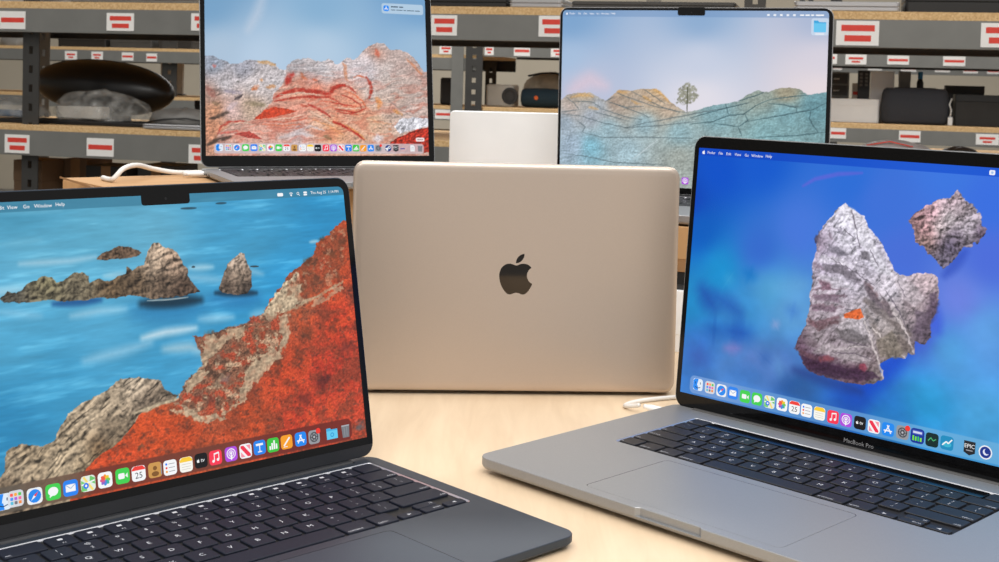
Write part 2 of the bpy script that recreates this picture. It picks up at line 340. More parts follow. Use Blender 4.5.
# picture outlines on the displays and label places on the beams, all in millimetres on the object's own plane
DATA = json.loads('''
{"ops":{"L1":[["f",[[-103.8,195.3,66,145,178],[-51.2,185.9,92,168,198],[62.7,182.8,60,150,195],[133.6,190.2,42,140,190],[-99.4,166.7,105,180,210],[-16.1,177.1,100,172,202],[83.4,138.1,45,150,205],[38.8,107.2,50,150,200],[-56.6,
118.1,85,170,210],[-109.2,118,80,168,208],[-85.6,90.1,58,148,192],[-118.8,70.6,40,130,178],[-23.9,88,62,152,196],[14.5,99.8,70,160,205],[60.9,165,70,155,195],[136,171.1,45,145,200],[-119.9,143.7,88,168,205],[-144,146,88,168,205],
[-143.8,57,40,130,178]]],["w",0.1],["s",[[-56.3,165.3],[-73.4,164],[-105.9,164.7]],3.41,[195,222,236],5.11,0.54,0],["s",[[-131.9,147.3],[-119.6,148.5],[-105.8,149.1]],5.14,[200,225,235],7.71,0.54,0],["s",[[-74.7,129],[-55.7,
130.2],[-38.2,129.7]],4.41,[190,220,235],6.62,0.49500000000000005,0],["s",[[-27.1,109.4],[-10.8,111.5],[11.8,111.6]],4.67,[228,238,242],7,0.81,0],["s",[[-68.3,99.7],[-44.1,102.4],[-22.4,105.6]],5.53,[175,212,232],8.3,0.54,0],["s",
[[-50.4,152.4],[-36.3,152.6]],3.43,[190,220,230],5.14,0.54,0],["s",[[11.8,152.6],[28.8,151.9]],3.7,[205,228,236],5.54,0.63,0],["s",[[7.4,146.8],[35.8,142.2]],4.9,[160,205,228],7.35,0.54,0],["s",[[16.2,117.3],[41.3,115.9]],4.93,
[195,222,235],7.39,0.54,0],["s",[[57.5,115.6],[69.2,116.5]],5.17,[170,210,230],7.76,0.54,0],["s",[[-95.6,131.3],[-120.4,136.4]],4.3,[150,200,225],6.45,0.45,0],["s",[[-11.8,100.3],[6.8,99.4],[15.6,94.9]],5.94,[200,215,220],8.9,
0.63,0],["s",[[112.4,163.6],[119.7,163.9]],2.08,[200,225,235],3.12,0.7200000000000001,0],["s",[[68.7,143.6],[51.1,149.4]],3.95,[190,220,235],5.92,0.45,0],["s",[[-77.6,197.1],[-116.3,197.2]],3.34,[120,185,210],5.01,
0.36000000000000004,0],["s",[[-92.1,178.8],[-117.6,177.4]],3.27,[125,190,215],4.9,0.36000000000000004,0],["s",[[-29.2,126.8],[18.5,125.9]],17.85,[30,110,165],19.64,0.6,0],["s",[[-25.9,131.8],[17.4,130.1]],8.28,[18,48,66],6.62,
0.92,0],["s",[[-86,137.8],[-55.1,137.3]],5.12,[25,80,140],4.61,0.85,0],["s",[[29.8,129.6],[61.9,126.5]],13.28,[30,105,165],14.61,0.55,0],["s",[[30.2,133.7],[62.3,130.7]],5.17,[20,56,80],3.62,0.9,0],["s",[[8.7,193.7],[20.2,193.5]],
1.6,[40,70,85],0.8,0.9,0],["s",[[36.3,195.9],[44.3,195.9]],1.5,[40,70,85],0.75,0.9,0],["p",[[-119.9,144.1],[-115,148.4],[-109.8,146.4],[-103.4,150.8],[-97.7,153.9],[-91.3,156],[-85.8,154.9],[-83.3,151.3],[-78.3,152.2],[-72.3,
155.8],[-65.8,156.2],[-62.4,153.5],[-61.3,149.3],[-55.3,150.9],[-48,148.8],[-40.3,151.7],[-35.7,152.7],[-34.8,157.5],[-30.9,154.4],[-26.1,156.8],[-22.2,157.2],[-19.1,166.3],[-14.7,171.4],[-10.8,171.4],[-5.5,167.5],[-0,166.3],[5.1,
160.9],[7,154.9],[10.1,152.4],[8.8,147.4],[13.2,141.9],[18.4,135.6],[8.4,134.4],[-4.5,134.2],[-17.2,134],[-26.3,136.7],[-35.4,138.2],[-44.5,137.6],[-56.2,138.8],[-65.1,138],[-76.5,138.4],[-87.6,140.2],[-95.9,140.4],[-108.1,140.9],
[-117.4,141.9]],[[-11.4,164.3,190,168,146],[-2.4,157.8,165,140,120],[-15.3,156,170,150,130],[-9.9,145.5,85,70,58],[5.5,138.3,80,64,54],[-28.5,147.1,90,74,58],[-46.9,144.5,98,80,60],[-68.4,150.6,125,115,95],[-71.8,144.1,100,92,76],
[-88.1,152.4,125,118,90],[-92.8,144.8,110,102,82],[-111.9,144.6,80,76,68]],0.35,0.8,"rock",1],["p",[[-55.7,164.1],[-49.5,167.8],[-40.2,171.3],[-32.6,170.8],[-25.2,167.9],[-23,165.4],[-27.1,163.3],[-34.8,162.5],[-48.4,162.8]],[[0,
0,100,80,64]],0.35,0.8,"rock",1],["s",[[-21.9,133.5],[-4.7,132.7],[8.3,132.9]],1.11,[190,200,200],0.55,0.7,0],["s",[[13.4,153.3],[15.4,153.2]],1.09,[50,60,65],0.54,1,0],["p",[[32.2,136.1],[37.8,145.9],[40.8,152.5],[46.8,156.8],
[51.9,160.2],[55.5,158.9],[56.8,152.6],[60.2,146.7],[59.9,135.6],[55.4,131.2],[46.6,131.1],[37.3,132.9]],[[48.8,153.2,185,165,148],[49.6,144.9,140,122,106],[42.5,137.2,92,78,68],[54.9,134.7,68,58,52]],0.35,0.8,"rock",1],["s",
[[59.7,149.8],[66.2,149.3]],1.23,[50,60,65],0.61,1,0],["s",[[13.2,153.1],[15.4,152.9]],1.09,[50,60,65],0.54,1,0],["p",[[153.2,181.5],[146.5,177.5],[141.8,176.3],[134,172.3],[131.7,168],[125.1,165.5],[116.7,161.6],[116.9,155.9],
[106.4,149.4],[95.7,143.8],[90.1,140],[84.4,133.4],[77,127.1],[69.7,120.1],[63.7,111.4],[55.3,109.9],[42.2,109.6],[29.2,106.4],[18.7,105.8],[9,106.5],[14.7,96.3],[14.6,84.6],[1.7,76.5],[-3.1,68.3],[-11.2,65.9],[-33.2,63.3],[-68.9,
50],[-103.7,19.7],[-147.9,-6],[156.4,-10.8]],[[130.6,163.9,165,75,45],[110.5,146.7,150,80,52],[132.6,141.2,170,72,45],[99,122.1,150,85,60],[128.3,104.4,195,66,42],[37.8,96.9,140,85,60],[24.4,81.5,135,95,80],[3.9,67.5,150,95,70],
[62.2,97.5,160,85,55],[76.6,74.4,190,70,42],[119.6,68.6,180,58,42],[124.3,31.4,195,72,48],[48.5,43.7,185,75,42],[-5.7,45.8,185,72,38],[-27.3,49.4,205,82,42],[-42.9,32.8,190,72,40],[89.6,37,185,62,42]],0.5,1.6,"red",1],["p",[[-5.1,
68.2],[-15.3,74.7],[-17,80],[-34.2,84.9],[-44.8,84.8],[-60.1,77.3],[-70.5,74.2],[-82,68.4],[-88.6,60.2],[-91.9,54],[-99.9,50.9],[-114.9,55.3],[-122.5,52.1],[-124.2,41.7],[-127.2,37.7],[-139.9,27],[-153.6,-4.6],[-92.1,5.2],[-73.6,
32.2],[-68.6,36.3],[-58.8,40.8],[-48.1,45.8],[-39,53.9],[-34.2,60.2],[-18.7,64.3],[-7.7,64.6]],[[-34.5,81.6,190,172,150],[-53.4,72.8,165,148,126],[-25.6,68.6,120,105,90],[-67.9,62.4,178,160,136],[-55.2,50.9,125,110,92],[-79.2,
45.6,165,148,124],[-108,47.7,150,132,108],[-114.8,39.9,170,152,128],[-121.7,29.3,115,98,80],[-89.8,35.2,190,170,142],[-70.1,34.7,160,140,112],[-62.7,42.7,110,85,60]],0.4,1,"strata",1],["s",[[-5.2,66.9],[-26,63.5],[-36.9,61.9]],
2.8,[200,182,152],1.68,0.9,1],["p",[[98.9,142.1],[88,135.9],[77,127.1],[67.7,116.8],[62.9,109.7],[75.2,110.2],[77.3,114.4],[89.2,116],[99.8,119.2],[95.3,125.3],[104.5,130.1],[99.7,133.4],[102,139]],[[0,0,196,176,148]],0.8,2.2,
"rock",1],["s",[[77.3,113.7],[96.3,118.1],[114.2,123.5],[138.4,132.1]],2.33,[188,164,134],1.17,0.9,1.2],["s",[[135.6,155.2],[137.9,156.2]],8.36,[88,58,42],5.85,0.75,2.2],["s",[[107.9,145.7],[110.1,146.6]],11.33,[88,58,42],7.93,
0.75,2.2],["s",[[133.3,135.5],[135.6,136.5]],7.48,[88,58,42],5.24,0.75,2.2],["s",[[122.3,164.2],[124.6,165.2]],4.95,[88,58,42],3.47,0.75,2.2],["s",[[101.4,133.3],[103.5,134.2]],6.41,[88,58,42],4.49,0.75,2.2],["s",[[79.4,118.4],
[81.5,119.3]],4.68,[88,58,42],3.28,0.75,2.2],["s",[[95.3,125.3],[97.5,126.2]],4.77,[88,58,42],3.34,0.75,2.2],["s",[[87.2,114.1],[81.7,105.1],[82.9,95.4],[75,85],[58.8,79.6],[49.3,71.6],[40.7,61.8]],4.72,[172,150,124],2.36,0.85,
2.4],["s",[[65.6,112.6],[43.8,102.9],[24.9,94.1],[15.7,84.4],[2.6,75.4]],3.45,[205,185,155],1.73,0.85,2.4],["s",[[-11.8,59.9],[-0.2,56.3],[11.5,51.2],[28.1,51.8],[42.4,56.9]],2.78,[205,182,150],1.39,0.9,1.8],["s",[[42.4,89.1],
[53.8,95.2]],2.98,[190,165,135],1.79,0.7,2],["s",[[90.6,82],[95.5,84.1]],10.22,[82,52,40],8.17,0.7,2.4],["s",[[99.1,95.4],[104,97.6]],14.31,[95,58,42],11.45,0.7,2.4],["s",[[73.5,81.4],[78.2,83.4]],10.02,[80,55,42],8.01,0.7,2.4],
["s",[[109.2,59.3],[114.2,61.3]],13.6,[85,38,38],10.88,0.7,2.4],["s",[[91.8,50.4],[96.6,52.3]],10.97,[100,45,40],8.78,0.7,2.4],["s",[[133.5,81.5],[138.7,83.6]],13.2,[110,52,45],10.56,0.7,2.4],["s",[[123.2,98.5],[128.4,100.7]],
7.36,[85,50,40],5.89,0.7,2.4],["s",[[18.6,61.4],[22.9,63.3]],11.52,[98,66,56],9.22,0.7,2.4],["s",[[31.1,82.4],[35.5,84.3]],13.2,[140,108,100],10.56,0.7,2.4],["s",[[20.5,102.9],[24.9,104.9]],7.26,[85,72,58],5.81,0.7,2.4],["s",
[[117.2,109],[122.3,111.2]],9.76,[110,60,45],7.81,0.7,2.4],["s",[[72.3,102.4],[77.1,104.5]],9.26,[120,70,50],7.41,0.7,2.4],["s",[[50.7,64],[55.2,65.9]],5.99,[120,60,45],4.79,0.7,2.4],["s",[[138.9,23.6],[144.1,25.5]],6.59,[90,110,
120],5.27,0.7,2.4],["s",[[11.4,71.5],[15.6,73.4]],7.15,[110,70,60],5.72,0.7,2.4],["s",[[35.3,60.7],[39.8,62.6]],7.35,[90,62,55],5.88,0.7,2.4],["p",[[12,103.5],[19.1,106.4],[31.3,107.2],[49.4,111.3],[66.1,115],[79.4,112.8],[82.1,
99],[74.1,85.1],[54,68.4],[40.4,57.5],[27.3,49],[9,53.4],[-7.6,61.9],[0.2,75.3],[17.1,84.9]],[[0,0,132,90,70]],1.5,2.5,"scrub",0.95],["p",[[88.4,130.9],[109.7,149.2],[131.9,168.2],[145.6,175.8],[145.2,150.7],[127.4,129.3],[106.8,
122.7]],[[0,0,150,78,52]],4,2.5,"scrub",0.55],["p",[[39.1,62.2],[45.4,71.6],[53,80.8],[64,86.4],[74.6,89.7],[79.6,84.4],[68.8,78.8],[58.9,71.6],[49.8,62.9],[43.9,56.9]],[[0,0,188,166,138]],0.8,3,"pale",0.8],["p",[[79.2,111.2],
[87.3,111.9],[86.8,98.5],[80.9,87.4],[76.2,87.9],[80.3,99.2]],[[0,0,188,166,138]],0.8,3,"pale",0.75],["p",[[14.4,92.7],[18.7,102.7],[31.1,105],[49.2,109],[51.5,105.7],[34,99.3],[22.8,91.6],[17,84.1]],[[0,0,188,166,138]],0.8,3,
"pale",0.75],["p",[[0.2,75.3],[8.1,79.4],[17,84.1],[19.9,79.3],[7.5,72.8],[2,67.7]],[[0,0,188,166,138]],0.8,3,"pale",0.8],["p",[[-7.5,63.3],[3.2,58.7],[15.1,50.9],[25.8,50.7],[28.9,47.2],[15.1,46.5],[0.7,54]],[[0,0,188,166,138]],
0.8,3,"pale",0.8],["p",[[66.1,115],[78.4,125.5],[88.4,130.9],[102.2,134.5],[97.5,126.9],[104.7,121.3],[91.7,117.8],[77.1,113.8],[71,108.9]],[[0,0,188,166,138]],0.8,3,"pale",0.6],["p",[[21,72.4],[28.6,79.6],[33.5,76.6],[24.9,
68.1]],[[0,0,188,166,138]],0.8,3,"pale",0.5],["p",[[106.4,119.1],[121.6,122.9],[136.6,129.7],[138.3,127.1],[121.3,119.7],[108.4,115.3]],[[0,0,188,166,138]],0.8,3,"pale",0.6],["s",[[88,127],[91.5,128.6]],3.94,[120,80,60],3.16,0.75,
2.4],["s",[[101.7,129.7],[105.3,131.4]],4.01,[110,70,50],3.21,0.75,2.4],["s",[[27.5,91],[30.7,92.5]],7.31,[104,74,62],5.85,0.75,2.4],["s",[[41.1,95],[44.3,96.5]],6.69,[140,70,50],5.35,0.75,2.4],["s",[[61.9,101.4],[65.3,102.9]],
7.63,[128,72,50],6.1,0.75,2.4],["s",[[18.1,60.5],[21.3,61.9]],6.48,[110,66,56],5.18,0.75,2.4],["s",[[8,65.7],[11.1,67.1]],5.69,[120,60,48],4.55,0.75,2.4],["s",[[30.2,73.7],[33.4,75.1]],6.58,[130,100,96],5.27,0.75,2.4],["s",
[[114.6,61.8],[118.3,63.3]],6.44,[80,40,40],5.15,0.75,2.4],["s",[[109.7,149.2],[113.4,151]],5.68,[100,60,42],4.54,0.75,2.4],["s",[[130,151.8],[133.7,153.6]],5.81,[110,66,44],4.65,0.75,2.4],["s",[[138.7,161.5],[142.6,163.4]],5.04,
[104,62,44],4.03,0.75,2.4],["s",[[113.3,136.7],[116.9,138.5]],4.88,[110,64,48],3.9,0.75,2.4],["s",[[126.8,102.8],[130.6,104.4]],4.93,[95,50,38],3.94,0.75,2.4],["s",[[143.9,96.8],[147.8,98.4]],5.02,[100,52,40],4.01,0.75,2.4],["s",
[[72.8,73.5],[76.3,75]],3.85,[110,60,45],3.08,0.75,2.4],["s",[[-36.9,38.7],[-34,39.9]],4.03,[110,80,60],3.22,0.75,2.4],["p",[[-150,197.4],[150,197.4],[150,210],[-150,210]],[[0,0,58,122,150]],0.2,0,"",0.75],["d",-134,134,16.4,31.6,
4.5,[[-130,20,96,88,78],[-90,20,108,86,70],[-60,20,116,52,40],[130,20,112,42,36]],0.9]],"R1":[["f",[[-150,208,0,80,200],[-110.3,219.1,10,88,205],[-24.9,208.5,40,108,214],[57.5,222.1,58,118,224],[89.8,202.3,55,110,224],[-166.1,
154.3,0,92,190],[-141.9,122.4,20,142,205],[-170.9,92.5,30,138,200],[-103.4,143.9,50,105,205],[-66.7,164.4,70,118,218],[-90.7,112.1,80,162,214],[-118.5,91.4,60,148,214],[-70.2,98.4,95,162,218],[22.9,150.4,70,108,214],[72.8,126.6,
108,128,222],[43.4,99.8,66,88,212],[-2,41.9,28,78,188],[68,88.8,80,158,218],[93.3,107.6,92,156,222],[55.4,49.2,40,148,205],[94.6,42.3,70,158,214],[16.4,26.2,40,128,200],[-156.2,51.2,45,108,188],[-123.9,39.6,70,128,200],[-75.3,
48.3,80,128,204],[-54.6,27.7,40,98,168],[93.1,158.7,75,108,218],[-179.3,179.5,0,68,184],[203.8,145,75,120,220],[2.4,194.9,60,112,216]],110],["c",0.07],["s",[[-158.6,103.2],[-145.5,89.8]],15.56,[28,72,165],20.23,0.7200000000000001,
0],["s",[[-141.3,98.6],[-119.1,89.5]],14.02,[32,88,178],18.23,0.7200000000000001,0],["s",[[-114.2,123.4],[-109.2,121.3]],11.17,[0,108,188],14.51,0.54,0],["s",[[-69.7,98.1],[-65.1,97.4]],11.86,[60,120,205],15.41,0.54,0],["s",
[[-133,116.2],[-131.3,115.1]],11.38,[70,165,215],14.79,0.54,0],["s",[[-85,114.4],[-58.2,120.6]],14.45,[105,172,220],18.79,0.45,0],["s",[[-145.3,70.4],[-140.7,70.4]],16.64,[20,82,168],21.63,0.7200000000000001,0],["s",[[-127.1,
72.5],[-110.9,72.4]],18.85,[18,72,172],24.51,0.7200000000000001,0],["s",[[-90.1,56.9],[-91.6,54.4]],10.9,[30,88,168],14.17,0.54,0],["s",[[-161.9,46.2],[-152.2,44]],16.92,[48,86,172],21.99,0.63,0],["s",[[-129.3,57.3],[-116.8,
59.1]],8.82,[140,122,192],11.47,0.63,0],["s",[[-100.8,58.8],[-107.2,51.7]],22.04,[100,122,200],28.65,0.45,0],["s",[[-61.5,40.8],[-74.2,32.6]],18.82,[20,78,150],24.47,0.63,0],["s",[[-83.9,83.7],[-81.5,85.5]],7.22,[150,165,215],
9.38,0.63,0],["s",[[-122,37.1],[-95.6,40.4]],15.01,[40,100,175],19.52,0.45,0],["s",[[-77.9,55.3],[-75.4,45.5]],9.57,[90,150,205],12.44,0.45,0],["s",[[-44.6,36.8],[-57.4,32.9]],13.87,[50,90,150],18.03,0.54,0],["s",[[-67,200.5],
[-56.4,207],[-35.9,212.5],[-14.9,214.8]],3.51,[120,95,215],2.45,0.5,0],["s",[[4.1,50.8],[32.6,81.3]],17.88,[20,72,200],16.1,0.8,0],["s",[[49.5,123.4],[57.6,102]],10.82,[60,90,215],9.74,0.6,0],["s",[[59.8,143.5],[73.9,162.4]],9.17,
[45,75,185],8.25,0.6,0],["s",[[-61.3,50.8],[-2.2,44.2]],10.45,[35,60,130],9.41,0.6,0],["p",[[-53.4,112.5],[-51.5,122.2],[-53,139.5],[-50.3,149.3],[-50.4,161.2],[-42.6,173.9],[-37.7,179.1],[-33.9,185.7],[-27.2,189.7],[-22.6,186.4],
[-10.1,180.9],[-6,172.8],[1.2,166.6],[8.5,159],[15.2,147.6],[19,141.3],[24.9,139],[29.8,138.9],[37.5,142.1],[48.4,143.5],[54.1,141.2],[55.8,133.4],[55.7,126],[56.5,124.5],[54,112.4],[50.8,104.5],[52.2,95.9],[48.1,89.4],[40,91],
[40.9,80.8],[34.5,81.2],[33.2,76.5],[25.1,77.3],[14.2,70.2],[12,67.5],[16.8,58.6],[9.1,52.6],[-4.2,50.1],[-16.1,49.4],[-30.1,50],[-42.6,50.8],[-51.8,53.9],[-56.2,62.6],[-63.2,69.4],[-60.3,77.9],[-54.9,88.3],[-53.8,96.4],[-52.2,
109.3]],[[-23.5,177.3,208,204,218],[-22.2,161.8,205,200,212],[1,149,196,190,205],[-43.5,143.8,185,176,195],[-50.4,150.9,150,132,150],[-35.3,110.1,178,166,176],[-11.1,91.9,168,162,168],[-41.3,77.8,152,142,148],[-9.4,72.2,152,142,
148],[18,104,168,158,158],[25.7,90.2,140,130,124],[39.7,114.7,168,152,156],[47.4,136.7,190,170,175],[-39.7,59.2,70,50,70],[-4.8,57.7,90,62,76],[8.6,58.6,124,114,114],[-58.5,67,92,72,88],[16,128.1,198,190,200],[52.5,112.3,90,75,
90],[-23,130.6,190,182,196],[44.4,96.3,90,78,90]],0.4,1,"rock2",1],["s",[[-35.3,151],[-22.9,149.3]],5.08,[128,122,134],3.05,0.9,1.4],["s",[[-42.8,136],[-25.3,136.6],[-10.9,129.1]],5.12,[124,114,126],3.07,0.9,1.4],["s",[[-9.2,
149.4],[-4.1,149.9]],4.12,[108,104,110],2.47,0.9,1.4],["s",[[-4,128.5],[7,117.7]],4.92,[128,102,106],2.95,0.9,1.4],["s",[[-20.6,183],[-16.9,170.2]],1.34,[140,135,150],0.8,0.9,1.4],["s",[[-31.5,167.9],[-26.9,165.3]],3.38,[135,128,
142],2.03,0.8,1.4],["s",[[-39.2,165.5],[-37.5,160.2]],3.4,[130,115,128],2.04,0.8,1.4],["s",[[-50.3,160.4],[-50.9,156.4]],3.44,[70,58,80],2.07,0.9,1.4],["s",[[-1.4,157.9],[0.6,153.6]],2.45,[125,120,130],1.47,0.9,1.4],["s",[[-6.7,
140.4],[-0.4,135.1]],3.29,[130,124,134],1.97,0.8,1.4],["s",[[-52,138],[-43.7,135.9]],4.31,[130,110,125],2.59,0.7,1.4],["s",[[-40.1,125.3],[-34.6,122.9]],5.11,[120,80,92],3.07,0.8,1.4],["s",[[-50.2,117.7],[-19,123.4]],2.15,[120,95,
108],1.29,0.8,1.4],["s",[[-49.7,112.2],[-21.8,116.8]],2.15,[115,95,105],1.29,0.8,1.4],["s",[[-4.6,116],[11.1,107.5],[24.8,100.5],[35,94.7]],6.56,[118,106,104],3.94,0.85,1.6],["s",[[-2.3,108.6],[9.2,90.6],[19.7,83.2]],5.73,[135,
124,120],3.44,0.7,1.6],["s",[[3.8,95.8],[19.5,86.2],[33.2,76.8]],1.46,[212,200,198],0.88,0.9,1.6],["s",[[22.6,107.7],[33.3,95.9],[40,82.1]],1.43,[208,196,196],0.86,0.9,1.6],["s",[[-4.5,103.7],[6.7,81],[16,58.4]],1.97,[205,194,
194],1.18,0.9,1.6],["s",[[16.6,81.2],[28.2,78.6]],7.22,[110,100,92],4.33,0.8,1.6],["s",[[29,89.2],[37.6,81.7]],5.54,[118,108,104],3.32,0.8,1.6],["s",[[-51.7,93.5],[-43.9,86.8],[-30.3,93.6],[-20.3,98.3]],3.45,[104,80,86],2.07,0.9,
1.6],["s",[[-26.5,89.5],[-19,83],[1.4,84]],4.2,[104,98,100],2.52,0.85,1.6],["s",[[-51.6,112.6],[-20.1,116.9]],2.15,[120,100,112],1.29,0.8,1.6],["s",[[-50.9,105.5],[-22.8,107.2]],2.58,[125,105,115],1.55,0.8,1.6],["s",[[-62.2,68],
[-45.4,62.9],[-24.5,66.5]],4.36,[100,72,84],2.61,0.8,1.6],["s",[[-48.5,57.6],[-22,57.7],[1.8,58.9]],8.59,[58,36,58],5.16,0.85,1.6],["s",[[-0.4,66.1],[-1.7,61.3]],6.53,[150,60,80],3.92,0.7,1.6],["s",[[-40.1,63.8],[-27.9,65.9]],
4.26,[150,72,80],2.56,0.6,1.6],["s",[[39.5,98.3],[49.6,108.8],[54.8,122.8]],7.04,[82,66,82],4.22,0.75,1.6],["s",[[29.7,119.3],[34.9,115.5]],4.74,[135,120,125],2.84,0.7,1.6],["s",[[10.4,116.5],[17.5,110]],5.65,[130,110,112],3.39,
0.8,1.6],["s",[[-23.4,74.5],[3.4,80.5]],1.67,[190,180,182],1,0.8,1.6],["s",[[-55.6,75.5],[-40.9,73.1]],5.19,[120,106,114],3.12,0.7,1.6],["p",[[-32.9,185.3],[-25.5,188.5],[-15.4,183.2],[-7.9,175.2],[0.8,159.8],[10.6,146.6],[19.3,
137.4],[5.3,138],[-4.9,148.4],[-13.6,162.9],[-24.4,176.1]],[[0,0,222,218,228]],1.6,1.1,"pale",0.7],["p",[[-45.9,146.8],[-29.5,146.2],[-11.6,139],[-29.1,141.2],[-47.5,140.3]],[[0,0,214,208,218]],1.6,1.1,"pale",0.7],["p",[[-47.6,
67.5],[-34.2,77.6],[-23.5,76.2],[5.9,71.9],[2.9,66.9],[-26.3,67.3]],[[0,0,190,180,184]],1.6,1.1,"pale",0.6],["p",[[-25.6,100.8],[-6.5,99],[4.5,88.5],[1.1,88.5],[-14.5,92.2],[-24.7,89.4]],[[0,0,196,186,192]],1.6,1.1,"pale",0.6],
["p",[[-45.9,131],[-28.2,130.1],[-10.3,123.1],[-27.4,120.8],[-47.1,123.9]],[[0,0,205,198,208]],1.6,1.1,"pale",0.6],["p",[[18.8,134.6],[35.1,133.7],[45.3,124.7],[38.1,116.2],[26.4,122]],[[0,0,196,184,190]],1.6,1.1,"pale",0.6],["p",
[[-40.3,156],[-30.2,154.2],[-21.5,149.6],[-29.7,147.7],[-38.4,150.5]],[[0,0,124,118,130]],1.6,1.1,"pale",0.8],["p",[[-52,158.8],[-49,165.5],[-46.3,159.4],[-48,154.5]],[[0,0,110,98,115]],1.6,1.1,"pale",0.8],["p",[[-43.8,139.4],
[-29.1,141.2],[-16.2,136.6],[-6.7,129.1],[-14.3,130],[-28.5,134.4],[-42,134.9]],[[0,0,120,112,122]],1.6,1.1,"pale",0.8],["p",[[-11.5,153.8],[-4,153.4],[-2.1,146.9],[-9.6,147.6]],[[0,0,112,106,114]],1.6,1.1,"pale",0.85],["p",
[[-6.2,131.3],[4,122],[13.6,110.5],[5.9,111.3],[-3,121]],[[0,0,114,100,108]],1.6,1.1,"pale",0.85],["p",[[7.2,123.6],[15.4,116.9],[22.5,105.8],[16.6,106.7]],[[0,0,112,98,104]],1.6,1.1,"pale",0.8],["p",[[-3.4,117.9],[7.4,113.3],
[12.6,106.2],[2.5,107.7]],[[0,0,120,110,112]],1.6,1.1,"pale",0.75],["p",[[-24.6,88.5],[-14.5,91.9],[1.5,88],[0.6,83],[-13.7,82.2],[-23.1,83.7]],[[0,0,112,106,110]],1.6,1.1,"pale",0.8],["p",[[-50.3,114.6],[-26.9,115],[-24.5,111.5],
[-47.7,109.8]],[[0,0,128,108,124]],1.6,1.1,"pale",0.75],["p",[[-50.9,105],[-29,106.8],[-28.6,103.1],[-50.5,100.9]],[[0,0,122,100,116]],1.6,1.1,"pale",0.75],["p",[[8,86],[21.4,96],[31.7,80.9],[27,75.3],[12.3,74]],[[0,0,126,116,
106]],1.6,1.1,"pale",0.75],["p",[[25.3,95.4],[38.5,84.4],[33,80.8],[25.9,88.6]],[[0,0,118,106,102]],1.6,1.1,"pale",0.8],["p",[[-58.9,64.3],[-39.8,60],[-18.7,60.6],[7.1,61.5],[14,57.9],[-4.3,52.7],[-28.4,51.4],[-50.7,53.6]],[[0,0,
66,46,68]],1.6,1.1,"pale",0.8],["p",[[38.2,114.7],[51.3,113.7],[50.8,95.3],[41.5,93.8]],[[0,0,104,90,104]],1.6,1.1,"pale",0.75],["p",[[48.8,128.1],[54.9,130.7],[55.6,114.3],[51.4,111.9]],[[0,0,94,78,96]],1.6,1.1,"pale",0.75],["p",
[[-53.5,93.5],[-46.2,92.4],[-25.6,100.8],[-23.7,98.9],[-44,88.6],[-52.4,89.5]],[[0,0,116,88,96]],1.6,1.1,"pale",0.8],["p",[[-45.5,126.3],[-36.5,125.2],[-34.3,119.9],[-42.1,119.5]],[[0,0,120,84,100]],1.6,1.1,"pale",0.7],["s",
[[-21.7,184.4],[-18.4,177.9],[-15.4,167.3]],1,[96,86,98],0.6,0.75,1],["s",[[-15.4,167.3],[-11.3,155.4]],0.83,[96,86,98],0.5,0.75,1],["s",[[-28.1,170.7],[-17,162.5]],0.84,[96,86,98],0.5,0.75,1],["s",[[-36.5,144.7],[-11.3,135.3],
[2.8,127.9]],0.85,[96,86,98],0.51,0.75,1],["s",[[-20.9,106.1],[-8.9,106.4],[-3.3,101]],1,[96,86,98],0.6,0.75,1],["s",[[-24.1,82.3],[1.8,80.4]],1,[96,86,98],0.6,0.75,1],["s",[[-30,70.4],[-6,73],[7,70]],1.01,[96,86,98],0.61,0.75,1],
["s",[[13,126.2],[23.9,112.7],[33.1,99]],0.97,[96,86,98],0.58,0.75,1],["s",[[22.2,133.5],[29.6,122.5]],0.8,[96,86,98],0.48,0.75,1],["s",[[-2.1,154.9],[4.9,143.5]],0.98,[96,86,98],0.59,0.75,1],["p",[[-21.4,102],[-14,106.1],[-7.5,
109.1],[-3.5,102.3],[-8.4,99.7],[-20.4,99.5]],[[0,0,218,104,54]],0.6,0.5,"pale",1],["p",[[26.8,181.4],[32.1,186.4],[40.8,194.2],[51.5,199.5],[60.5,202],[64.4,208.9],[68.5,202.7],[77,196.6],[84.6,189.6],[84.3,182.7],[89.7,179.8],
[85.9,173.5],[79.3,167.7],[72.2,166.9],[67.6,157.8],[58.4,147.1],[51.6,152.4],[43.6,160.2],[33.7,166.2],[33,175]],[[45,188.5,205,160,170],[59.1,196.7,192,168,178],[51.4,178.6,192,186,186],[68.6,190.6,130,118,124],[77.8,186.3,186,
176,186],[35.2,182.3,125,96,98],[43,167.2,128,104,98],[56.9,154.8,100,94,110],[66.4,173.2,95,85,100],[61.5,165.7,80,74,95],[85.5,178.6,80,65,85],[44.2,176.1,208,156,160],[59.9,186.4,200,194,196],[74.8,179.2,176,168,176]],0.4,1.5,
"rock",1],["p",[[-180,219.4],[180,219.4],[180,228],[-180,228]],[[-150,222,0,66,190],[100,222,14,78,205]],0.2,0,"",0.75],["d",-164,175,13.2,28.4,4.5,[[-160,20,118,158,216],[-60,20,96,150,210],[100,20,104,172,218]],0.85]],
"BL":[["f",[[-138.3,258.4,92,142,188],[138.3,275.8,92,142,190],[-138.9,202,116,160,197],[0.7,208.8,132,174,208],[136.7,215.3,114,160,202],[-127.2,146.4,172,194,216],[-77.6,135.5,182,204,226],[-0.4,150.7,178,202,224],[135.1,155.3,
156,188,216]]],["s",[[-71.4,219.3],[-80.6,193.4],[-92.2,172.8]],11.45,[200,208,222],16.03,0.5,0],["p",[[-148.7,138],[-136.5,139.2],[-125.9,134.9],[-113.7,129.8],[-104.4,130.1],[-91.9,135.9],[-82.6,134.6],[-68.4,135.1],[-59,131.4],
